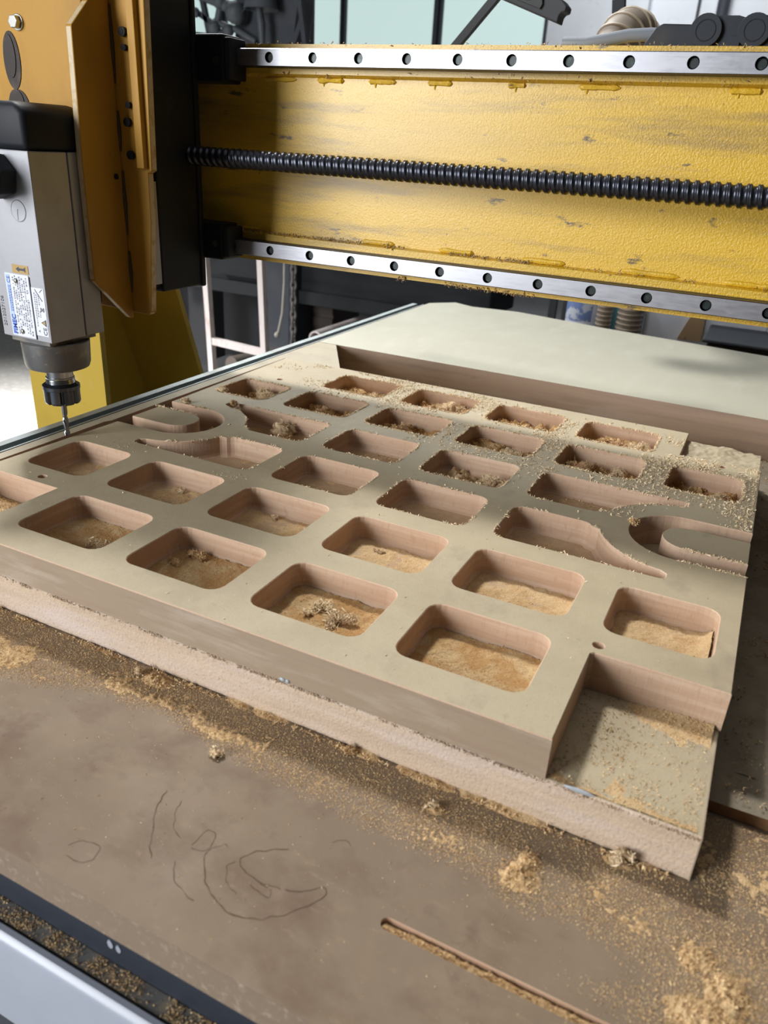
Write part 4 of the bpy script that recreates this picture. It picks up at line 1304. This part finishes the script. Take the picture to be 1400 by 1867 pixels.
MB().box(-0.155, 0.17, 1.59, 1.81, 0.012, 0.020).build('lid', 'black_plastic', bc, bevel=0.004)
wl = thing('workshop_partition', (-0.9, 3.9, -0.8), 'pale grey sheet partition standing behind the trestle', 'partition')
MB().box(-1.45, 0.9, 3.9, 3.93, -0.78, 0.30).build('sheet', 'wall', wl)
for x in (-1.45, -0.62, 0.3):
    MB().box(x, x + .05, 3.87, 3.9, -0.80, 0.30).build('post', 'mullion', wl)
# ------------------------------------------------------------------ sawdust
def table_density(x, y):
    """how thick the dust lies on the table board (0..1.3)"""
    edge_ = np.interp(x, [-0.75, -0.50, -0.42, -0.37, -0.28, -0.18, -0.11, -0.06, 0.0, 0.1], [-0.080, -0.076, -0.052, -0.046, -0.060, -0.066, -0.066, -0.100, -0.115, -0.13])
    d = np.clip((y - edge_) / 0.016, 0, 1)
    d = d * (0.42 + 0.75 * fbm(x, y, 45, 4, 2))
    d = d * np.interp(y, [-0.03, -0.012, 0.0], [1, 0.75, 0.45]) * np.where(x < -0.28, 1.3, 1.0)
    bare = np.exp(-(((x + 0.055) / 0.038) ** 2 + ((y + 0.078) / 0.015) ** 2))
    d = d * (1 - 0.9 * np.clip(bare * 1.4, 0, 1))
    right = np.clip((x - 0.006) / 0.02, 0, 1)
    d = np.maximum(d, right * 0.55 * fbm(x, y, 60, 3, 5))
    tongue_ = np.exp(-(((x + 0.375 - (y + .06) * -1.2) / 0.012) ** 2)) * np.clip((y + 0.085) / 0.03, 0, 1) * (y < -0.035)
    return (d + 0.35 * tongue_ * fbm(x, y, 70, 3, 6)) * np.clip((0.105 - x + 0.03 * fbm(x, y, 50, 3, 9)) / 0.06, 0, 1)


HEAPS = [(-0.0905, -0.0470, .0095, .0085, .0048), (-0.0880, -0.0340, .0065, .0075, .0036), (-0.0400, -0.0060, .008, .005, .004), (0.027, -0.066, .010, .012, .0042), (0.010, -0.050, .009, .009, .0028),
         (-0.155, -0.0235, .006, .004, .004), (-0.395, -0.012, .012, .006, .004), (0.022, -0.085, .020, .012, .004)]


def table_h(X, Y):
    d = table_density(X, Y)
    h = (d - 1.0) * 0.0050 + 0.0030 * (fbm(X, Y, 460, 3, 7) - .5) * np.clip(d * 2, 0, 1)
    near = np.clip((Y + 0.009) / 0.009, 0, 1) * np.clip(fbm(X, Y, 55, 4, 3) * 3 - 1.1, 0, 1) * np.clip((X + 0.42) / 0.1, 0, 1) * np.clip(-(X + .012) / .01, 0, 1)
    h = np.maximum(h, near * 0.0038 - 0.001)
    for cx, cy, rx, ry, hh in HEAPS:
        k = np.exp(-(((X - cx) / rx) ** 2 + ((Y - cy) / ry) ** 2))
        h = np.maximum(h, hh * k * (0.15 + 1.7 * fbm(X, Y, 330, 4, 12)) - 0.0010)
    return np.minimum(h, 0.012)


parts = []
v, f = grid_field(-0.735, 0.10, -0.150, 0.0004, 0.0011, table_h, lambda x, y, z: z > -0.0004)
parts.append((v, f, 0, True))
v, f = grid_field(0.0030, 0.10, -0.003, 0.062, 0.0012, lambda X, Y: 0.0016 * (fbm(X, Y, 120, 4, 31) - .66) + 0.001 * (fbm(X, Y, 420, 2, 7) - .5), lambda x, y, z: z > -0.0004)
parts.append((v, f, 0, True))
x = RNG.uniform(-0.735, 0.10, 400000)
y = RNG.uniform(-0.172, -0.0025, 400000)
d = table_density(x, y)
pk = np.clip((d - 0.10) * 1.35, 0, 1) ** 1.5 * 0.80 + 0.004
for cx, cy, rx, ry, hh in HEAPS:
    pk = np.maximum(pk, 0.9 * np.exp(-(((x - cx) / rx) ** 2 + ((y - cy) / ry) ** 2)))
k = RNG.random(len(x)) < pk
k &= ~((np.abs(y - SLY) < .0055) & (x > SLX0 - .006))
x, y = x[k], y[k]
z = np.maximum(table_h(x, y), 0) + 0.00015
v, f = flakes(np.stack([x, y, z], 1), 0.00046, 21, long=1.35)
parts.append((v, f, 1, False))
x = RNG.uniform(0.0030, 0.10, 9000); y = RNG.uniform(-0.003, 0.062, 9000)
v, f = flakes(np.stack([x, y, np.full(9000, .0003)], 1), 0.00050, 22, long=1.35)
parts.append((v, f, 1, False))
# crumbly clods on the heaps
for q, (cx, cy, rx, ry, hh) in enumerate(HEAPS):
    n_ = int(900000 * rx * ry * 6)
    x = RNG.normal(cx, rx * .62, n_); y = RNG.normal(cy, ry * .62, n_)
    kk = fbm(x, y, 210, 3, 12) > .42
    x, y = x[kk], y[kk]
    v, f = flakes(np.stack([x, y, np.maximum(table_h(x, y), 0) + .0004], 1), 0.0009, 60 + q, long=1.3)
    parts.append((v, f, 1, False))
# along the foot of the panel
x = RNG.uniform(X0, X1, 6000)
k = RNG.random(6000) < np.clip(fbm(x, x * 0, 60, 3, 8) * 1.6 - .35, 0, 1)
x = x[k]
v, f = flakes(np.stack([x, -0.0025 - np.abs(RNG.normal(0, .0025, len(x))), np.abs(RNG.normal(0.001, .0012, len(x)))], 1), 0.0008, 23)
parts.append((v, f, 1, False))
V, F, MI, S = join(parts)
o = np_mesh('table_sawdust', V, F, ['dust', 'flake'], MI, smooth=S)
tag(o, 'tan sawdust drifted over the brown table board in front of the panel', 'sawdust', kind='stuff')

# dust in the pockets, notches and channel
parts = []
DEEP = {(2, 0): 3, (3, 0): 3, (1, 0): 2, (0, 0): 2, (2, 1): 1, (3, 1): 1, (4, 1): 1}
rust = []
for (c, r), loop in pockets.items():
    xs_, ys_ = [p[0] for p in loop], [p[1] for p in loop]
    x0, x1, y0, y1 = min(xs_) + .0016, max(xs_) - .0016, min(ys_) + .0016, max(ys_) - .0016
    if c in (3, 0) and r in (2, 3):
        x0, x1 = (x0, -0.150) if c == 3 else (-0.560, x1)
    lvl = {0: 0.0016, 1: 0.0004, 2: -0.0006, 3: -0.0006, 4: 0.0006, 5: 0.0010}[r]
    sd_ = (c + 3) * 31 + r * 7

    def hf(X, Y):
        h = lvl + 0.0032 * (fbm(X, Y, 70, 4, sd_) - .5) + 0.0014 * (fbm(X, Y, 320, 3, sd_ + 1) - .5)
        ed = np.minimum(np.minimum(X - x0, x1 - X), np.minimum(Y - y0, y1 - Y))
        if r == 0 or (r == 1 and c > 1):
            h = h + 0.0030 * np.exp(-(((X - x1 + .010) / .013) ** 2 + ((Y - y0 - .022) / .020) ** 2))
            h = h + 0.0045 * np.exp(-np.clip(x1 - X, 0, 1) / .004) * (r == 0 or c in (2, 4))
            h = h + 0.0016 * np.exp(-np.clip(y1 - Y, 0, 1) / .006)
        if r == 1 and c > 0 or (r == 2 and c in (1, 2)):
            h = h + 0.0100 * np.exp(-np.clip(x1 - X, 0, 1) / .0035) * np.clip(fbm(Y, Y * 0, 60, 3, sd_) * 2.2 - .55, 0, 1)
        if r >= 4 or (c, r) == (2, 3):
            h = h + 0.0095 * np.clip((fbm(X, Y, 75, 4, sd_ + 9) - .47) * 4.5, 0, 1) * np.clip(ed / .006, 0, 1) + 0.002 * (fbm(X, Y, 380, 3, sd_ + 2) - .5)
        return ZF + h - np.clip(0.0028 - ed, 0, 1) * 0.4 * (r > 0)
    cr_ = 0.011
    v, f = grid_field(x0, x1, y0, y1, 0.0011, hf, None)
    # trim the rounded corners
    cxv = np.maximum(np.maximum(x0 + cr_ - v[:, 0], v[:, 0] - x1 + cr_), 0)
    cyv = np.maximum(np.maximum(y0 + cr_ - v[:, 1], v[:, 1] - y1 + cr_), 0)
    ok = (np.hypot(cxv, cyv) < cr_) & (v[:, 2] > ZF - .0007)
    f = f[ok[f].all(1)]
    if len(f):
        parts.append((v, f, 2 if r in (0, 4, 5) else 0, True))
    nfl = {0: 3200, 1: 700, 2: 200, 3: 400, 4: 3000, 5: 3000}[r]
    x = RNG.uniform(x0, x1, nfl); y = RNG.uniform(y0, y1, nfl)
    kk = (np.hypot(np.maximum(np.maximum(x0 + cr_ - x, x - x1 + cr_), 0), np.maximum(np.maximum(y0 + cr_ - y, y - y1 + cr_), 0)) < cr_)
    if r >= 1:
        kk &= fbm(x, y, 60, 3, sd_) > 0.46
    x, y = x[kk], y[kk]
    z = np.maximum(hf(x, y), ZF)
    v, f = flakes(np.stack([x, y, z], 1), 0.00052 if r < 3 else 0.0011, sd_, long=1.35 if r < 3 else 2.2)
    parts.append((v, f, 1, False))
V, F, MI, S = join(parts)
o = np_mesh('pocket_sawdust', V, F, ['dust', 'flake', 'dust_rust'], MI, smooth=S)
tag(o, 'loose orange and tan sawdust lying in the pockets of the panel', 'sawdust', kind='stuff')

parts = []
# front right notch: low drift along its far wall and front lip
v, f = grid_field(NX + .001, X1 - .004, 0.002, NY - .001, 0.0011,
                  lambda X, Y: ZM - .0006 + 0.0046 * np.exp(-(NY - Y) / .010) * np.clip((X - NX - .03) / .03, 0, 1) * (0.6 + .8 * fbm(X, Y, 120, 3, 4)) + 0.0014 * (fbm(X, Y, 90, 4, 2) - .58) + 0.0016 * np.exp(-Y / .006),
                  lambda x, y, z: z > ZM - .0006)
parts.append((v, f, 0, True))
x = RNG.uniform(NX + .001, X1 - .004, 9000); y = RNG.uniform(0.001, NY - .001, 9000)
pk = 0.10 + 0.75 * np.exp(-(NY - y) / .011) * np.clip((x - NX - .025) / .04, 0, 1) + 0.5 * np.exp(-y / .005) + 0.25 * (fbm(x, y, 50, 3, 4) > .55)
k = RNG.random(9000) < pk
x, y = x[k], y[k]
v, f = flakes(np.stack([x, y, ZM + .0004 + 0.0040 * np.exp(-(NY - y) / .010) * np.clip((x - NX - .03) / .03, 0, 1)], 1), 0.00055, 4)
parts.append((v, f, 1, False))
# front left notch, filled higher
v, f = grid_field(X0 + .001, -0.617, 0.002, 0.105, 0.0014, lambda X, Y: ZM + 0.0130 + 0.006 * (fbm(X, Y, 60, 4, 9) - .5) + 0.0016 * (fbm(X, Y, 300, 3, 9) - .5) - 0.010 * np.clip((Y - .075) / .03, 0, 1))
parts.append((v, f, 0, True))
x = RNG.uniform(X0 + .001, -0.617, 5000); y = RNG.uniform(0.002, 0.104, 5000)
v, f = flakes(np.stack([x, y, ZM + .0135 + 0.006 * (fbm(x, y, 60, 4, 9) - .5) - 0.010 * np.clip((y - .075) / .03, 0, 1)], 1), 0.0007, 5)
parts.append((v, f, 1, False))
# back right notch, packed almost to the brim
v, f = grid_field(-0.0895, 0.0005, 0.578, 0.668, 0.0016, lambda X, Y: H - 0.0095 + 0.007 * (fbm(X, Y, 45, 4, 12) - .5) + .002 * (fbm(X, Y, 260, 3, 2) - .5) + 0.006 * np.exp(-(Y - .578) / .008))
parts.append((v, f, 3, True))
V, F, MI, S = join(parts)
o = np_mesh('notch_sawdust', V, F, ['dust', 'flake', 'dust_rust', 'mdf_top'], MI, smooth=S)
tag(o, 'sawdust drifted into the corner notches of the panel', 'sawdust', kind='stuff')

# shavings strewn over the far half of the panel's top, torn fibres along the far pockets' rims
x = RNG.uniform(-0.70, 0.0, 90000); y = RNG.uniform(0.0, 0.668, 90000)
w = np.clip((fbm(x, y, 16, 4, 40) - 0.50) * 5, 0, 1) * np.clip((y + 0.42 * (x + .35) - 0.40) / 0.15, 0, 1)
w = np.maximum(w, 0.9 * np.exp(-(((x + 0.30) / .05) ** 2 + ((y - 0.47) / .05) ** 2)) * fbm(x, y, 60, 3, 3) * 1.2)
w = np.maximum(w, np.clip((x + .03) / .02, 0, 1) * (y > .43) * (y < .57) * .55)
w = np.maximum(w, np.clip((x + 0.112) / .01, 0, 1) * (x < -.086) * (y > .40) * (y < .57) * .6)
w = np.maximum(w, 0.55 * np.exp(-(((x + 0.645) / .020) ** 2 + ((y - 0.222) / .006) ** 2)))
w = np.maximum(w, 0.55 * np.exp(-(((x + 0.500) / .016) ** 2 + ((y - 0.222) / .007) ** 2)))
w = np.maximum(w, 0.006)
k = RNG.random(len(x)) < w * 0.85


def pip(px, py, loop):
    ins = np.zeros(len(px), bool)
    n_ = len(loop)
    for i in range(n_):
        xa_, ya_ = loop[i]
        xb_, yb_ = loop[(i + 1) % n_]
        c_ = ((ya_ > py) != (yb_ > py)) & (px < (xb_ - xa_) * (py - ya_) / (yb_ - ya_ + 1e-12) + xa_)
        ins ^= c_
    return ins


x, y = x[k], y[k]
ok = pip(x, y, outline)
for lp in pockets.values():
    ok &= ~pip(x, y, lp)
x, y = x[ok], y[ok]
big = np.where(y > 0.3, 0.0012, 0.00060)
v1, f1 = flakes(np.stack([x, y, np.full(len(x), H + .0003)], 1), big, 51, long=2.2)
parts = [(v1, f1, 0, False)]
pts, sz = [], []
for (c, r), loop in pockets.items():
    if r < 2:
        continue
    den = {2: 26, 3: 45, 4: 120, 5: 150}[r]
    n_ = len(loop)
    for i in range(n_):
        a, b_ = np.array(loop[i]), np.array(loop[(i + 1) % n_])
        L_ = np.hypot(*(b_ - a))
        m_ = RNG.poisson(L_ * den * 34)
        t = RNG.random(m_)[:, None]
        p = a + (b_ - a) * t + RNG.normal(0, .0007, (m_, 2))
        kk = fbm(p[:, 0], p[:, 1], 55, 3, 77) > (0.47 if r < 4 else 0.40)
        p = p[kk]
        pts.append(np.concatenate([p, (H + RNG.normal(0, .0005, len(p)))[:, None]], 1))
for a, b_ in (((X1, 0.286), (-0.055, 0.286)), ((X1 - .001, 0.313), (-0.055, 0.313)), ((-0.717, 0.36), (-0.65, 0.36)), ((-.68, .386), (-.65, .386)), ((X1 - .003, .44), (X1 - .003, .57))):
    m_ = 170
    t = RNG.random(m_)[:, None]
    p = np.array(a) + (np.array(b_) - np.array(a)) * t + RNG.normal(0, .0006, (m_, 2))
    pts.append(np.concatenate([p, (H + RNG.normal(0, .0005, m_))[:, None]], 1))
P = np.concatenate(pts)
v2, f2 = flakes(P, 0.0010, 52, long=2.0)
parts.append((v2, f2, 0, False))
V, F, MI, S = join(parts)
o = np_mesh('surface_shavings', V, F, ['flake_pale'], MI, smooth=S)
tag(o, 'pale shavings and torn fibres strewn over the far top of the panel', 'shavings', kind='stuff')

# crumbs torn out along the glue line of the panel's front
x = RNG.uniform(X0, X1 - .002, 16000)
k = RNG.random(16000) < np.clip(fbm(x, x * 0, 70, 4, 15) * 3.2 - 1.15, 0.05, 1)
x = x[k]
v, f = flakes(np.stack([x, -0.0006 + RNG.normal(0, .0004, len(x)), ZM - .0006 - np.abs(RNG.normal(0, .0011, len(x)))], 1), 0.00062, 71, long=1.3)
tag(np_mesh('torn_fibres', v, f, 'flake_edge', parent=panel), 'crumbly fibres along the torn glue line', kind='stuff')
# dust in the slot and on the metal ledge
parts = []
v, f = grid_field(SLX0 - .003, SLX1, SLY - .0036, SLY + .0036, 0.0008, lambda X, Y: -0.0026 + 0.0036 * (fbm(X, Y, 130, 4, 3) - .45) - 220 * np.clip(Y - SLY, 0, 1) ** 2)
parts.append((v, f, 0, True))
x = RNG.uniform(SLX0 - .002, 0.06, 3000); y = RNG.uniform(SLY - .0036, SLY + .0030, 3000)
v, f = flakes(np.stack([x, y, -0.0023 + 0.0036 * (fbm(x, y, 130, 4, 3) - .45) - 220 * np.clip(y - SLY, 0, 1) ** 2], 1), 0.00055, 6)
parts.append((v, f, 1, False))
V, F, MI, S = join(parts)
tag(np_mesh('slot_sawdust', V, F, ['dust', 'flake'], MI, smooth=S), 'sawdust packed in the long slot of the table board', 'sawdust', kind='stuff')
x = RNG.uniform(-0.50, -0.10, 14000)
y = RNG.uniform(-0.1832, -0.1722, 14000)
k = RNG.random(14000) < np.clip((fbm(x, y, 90, 4, 9) - .36) * 3.0, 0.03, 1) * np.interp(x, [-.45, -.30, -.22], [.45, .6, 1.0])
x, y = x[k], y[k]
v, f = flakes(np.stack([x, y, np.full(len(x), -0.0582) + RNG.random(len(x)) * .0006 * 1.5], 1), 0.00055, 8)
tag(np_mesh('ledge_sawdust', v, f, 'flake'), 'sawdust scattered along the dark metal ledge under the table board', 'sawdust', kind='stuff')

# dust on the torn underlay and inside the far channel
x = RNG.uniform(0.006, 0.16, 5000); y = RNG.uniform(0.07, 0.80, 5000)
k = fbm(x, y, 30, 4, 6) > 0.47
v, f = flakes(np.stack([x[k], y[k], np.full(k.sum(), .0125)], 1), 0.0010, 9)
tag(np_mesh('underlay_sawdust', v, f, 'flake'), 'crumbs of sawdust on the torn underlay right of the panel', 'sawdust', kind='stuff')


# ------------------------------------------------------------------ single tufts of shavings
def tuft(name, x, y, z, lx, ly, lz, label, pale=True, seed=0, rz=0.0, fibres=160, lobes=None, group='fluffy tufts of shavings'):
    t = bpy.data.objects.new(name, None)
    r = np.random.default_rng(seed)
    bm = bmesh.new()
    lobes = lobes or [(0, 0, 0, 1)] + [(r.uniform(-.8, .8), r.uniform(-.7, .7), r.uniform(-.2, .3), r.uniform(.35, .65)) for _ in range(4)]
    V, F = [], []
    for (dx, dy, dz, s) in lobes:
        b_ = bmesh.new()
        bmesh.ops.create_icosphere(b_, subdivisions=3, radius=1.0)
        co = np.array([v_.co[:] for v_ in b_.verts])
        fc = np.array([[v_.index for v_ in f_.verts] for f_ in b_.faces])
        b_.free()
        nz_ = fbm(co[:, 0] * 1.3 + seed + dx, co[:, 1] * 1.3 + co[:, 2] * 1.1, 1.6, 4, seed + 3)
        n2 = fbm(co[:, 0] * 4 + co[:, 2] * 3, co[:, 1] * 4 - co[:, 2] * 2, 1.6, 3, seed + 5)
        co = co * (0.20 + 0.85 * nz_ + 0.75 * (n2 - .5))[:, None]
        p = np.array([dx, dy, dz]) + co * s
        p = p * np.array([lx, ly, lz])
        F.append(fc + sum(len(q) for q in V)); V.append(p)
    bm.free()
    V, F = np.concatenate(V), np.concatenate(F)
    c_, s_ = math.cos(rz), math.sin(rz)
    V = np.stack([V[:, 0] * c_ - V[:, 1] * s_, V[:, 0] * s_ + V[:, 1] * c_, V[:, 2] - V[:, 2].min() * 0.55], 1) + np.array([x, y, z])
    parts_ = [(V, F, 0, True)]
    fibres = int(fibres * 2.2)
    pick = V[r.integers(0, len(V), fibres)] + r.normal(0, .0009, (fibres, 3)) * (lx / .010)
    pick[:, 2] = np.maximum(pick[:, 2], z + .0003)
    fv, ff = flakes(pick, 0.00095, seed + 2, long=3.0)
    parts_.append((fv, ff, 1, False))
    vv, fa, mi_, sm_ = join(parts_)
    o_ = np_mesh(name, vv - np.array([x, y, z]), fa, ['fluff' if pale else 'fluff_dark', 'flake_pale' if pale else 'flake'], mi_, smooth=sm_)
    o_.location = (x, y, z)
    bpy.data.objects.remove(t)
    return tag(o_, label, 'shaving tuft', group)


Z0 = ZF + .0006
tuft('shaving_tuft', -0.2905, 0.0770, Z0 + .001, .0140, .0085, .0075, 'large pale branching tuft of shavings in the third pocket of the nearest row', True, 1, -0.3, 700,
     [(-.9, .5, .3, .42), (-.35, .35, .55, .42), (.15, .1, .5, .45), (.55, -.1, .35, .40), (1.05, .25, .45, .34), (1.35, .55, .5, .26), (.35, -.75, .0, .36), (.75, -1.25, -.1, .32), (-1.1, -.1, 0, .40)])
tuft('shaving_tuft', -0.3080, 0.0700, Z0 + .001, .0050, .0040, .0035, 'small round puff beside the large pale tuft in the nearest row', True, 2, 0, 60)
tuft('shaving_tuft', -0.4385, 0.0985, Z0 + .001, .0110, .0055, .0050, 'dark curled tuft against the far wall of the second nearest pocket', False, 3, 0.1, 220)
tuft('shaving_tuft', -0.4640 + .012, 0.0790, Z0 + .001, .0085, .0035, .0030, 'thin low tuft at the left side of the second nearest pocket', False, 4, -0.4, 120)
tuft('shaving_tuft', -0.5230, 0.0660, Z0 + .001, .0130, .0050, .0045, 'pale tuft in the right corner of the leftmost nearest pocket', True, 5, 0.2, 260)
tuft('shaving_tuft', -0.3080, 0.1960, Z0, .0058, .0030, .0024, 'tiny pale crumb in the middle of a clean second-row pocket', True, 6, 0.1, 30)
tuft('shaving_tuft', -0.4280, 0.2030, Z0, .0040, .0030, .0030, 'small crumb near the far wall of a second-row pocket', True, 16, 0.1, 30)
tuft('shaving_tuft', -0.5460, 0.2040, Z0, .0046, .0032, .0030, 'small puff near the far wall of the leftmost full second-row pocket', True, 17, 0.1, 30)
tuft('shaving_tuft', -0.1290, 0.1580, Z0, .0095, .0110, .0050, 'low rounded mound in the right corner of a second-row pocket', True, 7, 0.0, 160)
tuft('shaving_tuft', -0.0240, 0.1560, Z0, .0090, .0130, .0050, 'low rounded mound in the right end of the short near-right pocket', True, 8, 0.0, 160)
far = [(1, 5, 'F', .3), (1, 5, 'P', .62), (2, 5, 'F', .2), (2, 5, 'P', .75), (3, 5, 'F', .5), (3, 5, 'P', .9), (0, 5, 'F', .35), (0, 5, 'P', .7),
       (0, 4, 'F', .45), (1, 4, 'F', .35), (2, 4, 'F', .30), (2, 4, 'P', .72), (3, 4, 'F', .25), (3, 4, 'P', .80), (2, 3, 'F', .45), (2, 3, 'P', .85), (-1, 4, 'P', .7), (4, 4, 'P', .82), (0, 3, 'F', .35), (0, 3, 'P', .2)]
ordn = {-1: 'end', 0: 'first', 1: 'second', 2: 'third', 3: 'fourth', 4: 'last'}
rown = {5: 'farthest row', 4: 'second farthest row', 3: 'third farthest row'}
for q, (c, r, kd, t_) in enumerate(far):
    lp = pockets[(c, r)]
    xa_, xb_ = min(p[0] for p in lp), max(p[0] for p in lp)
    ya_, yb_ = min(p[1] for p in lp), max(p[1] for p in lp)
    if (c, r) == (0, 3):
        xa_ = -0.575
    px_ = xa_ + .012 + (xb_ - xa_ - .024) * t_
    py_ = ya_ + (yb_ - ya_) * (.55 if kd == 'F' else .62) + .006 * math.sin(q * 2.1)
    big_ = 1.0 + 0.35 * math.sin(q * 1.7)
    side_ = 'left' if t_ < .5 else 'right'
    if kd == 'P':
        lab = 'pale shaggy tuft, %s side of the %s pocket in the %s' % (side_, ordn[c], rown[r])
    else:
        lab = 'brown shaggy tuft, %s side of the %s pocket in the %s' % (side_, ordn[c], rown[r])
    tuft('shaving_tuft', px_, py_, Z0, 0.0165 * big_, .0125 * big_, (.0120 if kd == 'P' else .0110) * big_, lab, kd == 'P', 40 + q, q * .6, 420)
tuft('shaving_tuft', -0.6230, 0.3560, Z0, .0060, .0050, .0110, 'brown tuft stuck to the rounded end of the left tongue', False, 80, 0.4, 160)
tuft('shaving_tuft', -0.6900, 0.3910, H, .0080, .0045, .0045, 'pale tuft on the rim of the left curved slot', True, 81, 0.3, 200)
tuft('shaving_tuft', -0.6900, 0.4630, H, .0075, .0050, .0045, 'pale tuft on the panel top left of the end pocket', True, 82, 0.1, 160)
tuft('shaving_tuft', -0.6350, 0.4190, H, .0060, .0050, .0060, 'brown tuft standing at the tip of the left feather-shaped pocket', False, 83, 0.1, 160)
tuft('shaving_tuft', -0.1050, 0.3450, H - .001, .0055, .0040, .0035, 'dark tuft beside the right curved slot', False, 84, 0.1, 160)
tuft('shaving_tuft', -0.3046, -0.0550, 0.001, .0050, .0042, .0042, 'white crumb on the table board in front of the panel', True, 85, 0.1, 30, group='crumbs on the table board')
tuft('shaving_tuft', -0.4130, -0.0120, 0.001, .0045, .0035, .0045, 'upright pale chip at the foot of the panel, left', True, 86, 0.1, 20, group='crumbs on the table board')
tuft('shaving_tuft', -0.1560, -0.0240, 0.001, .0055, .0030, .0042, 'tan chip lying in the sawdust near the middle of the panel foot', True, 87, 0.5, 20, group='crumbs on the table board')
tuft('shaving_tuft', -0.2260, -0.0060, 0.001, .0055, .0030, .0045, 'orange crumb of sawdust touching the middle of the panel foot', False, 88, 0.5, 60, group='crumbs on the table board')
tuft('shaving_tuft', -0.0390, -0.0070, 0.001, .0075, .0050, .0080, 'pale shaving leaning on the panel foot near its right corner', True, 89, 0.5, 90, group='crumbs on the table board')
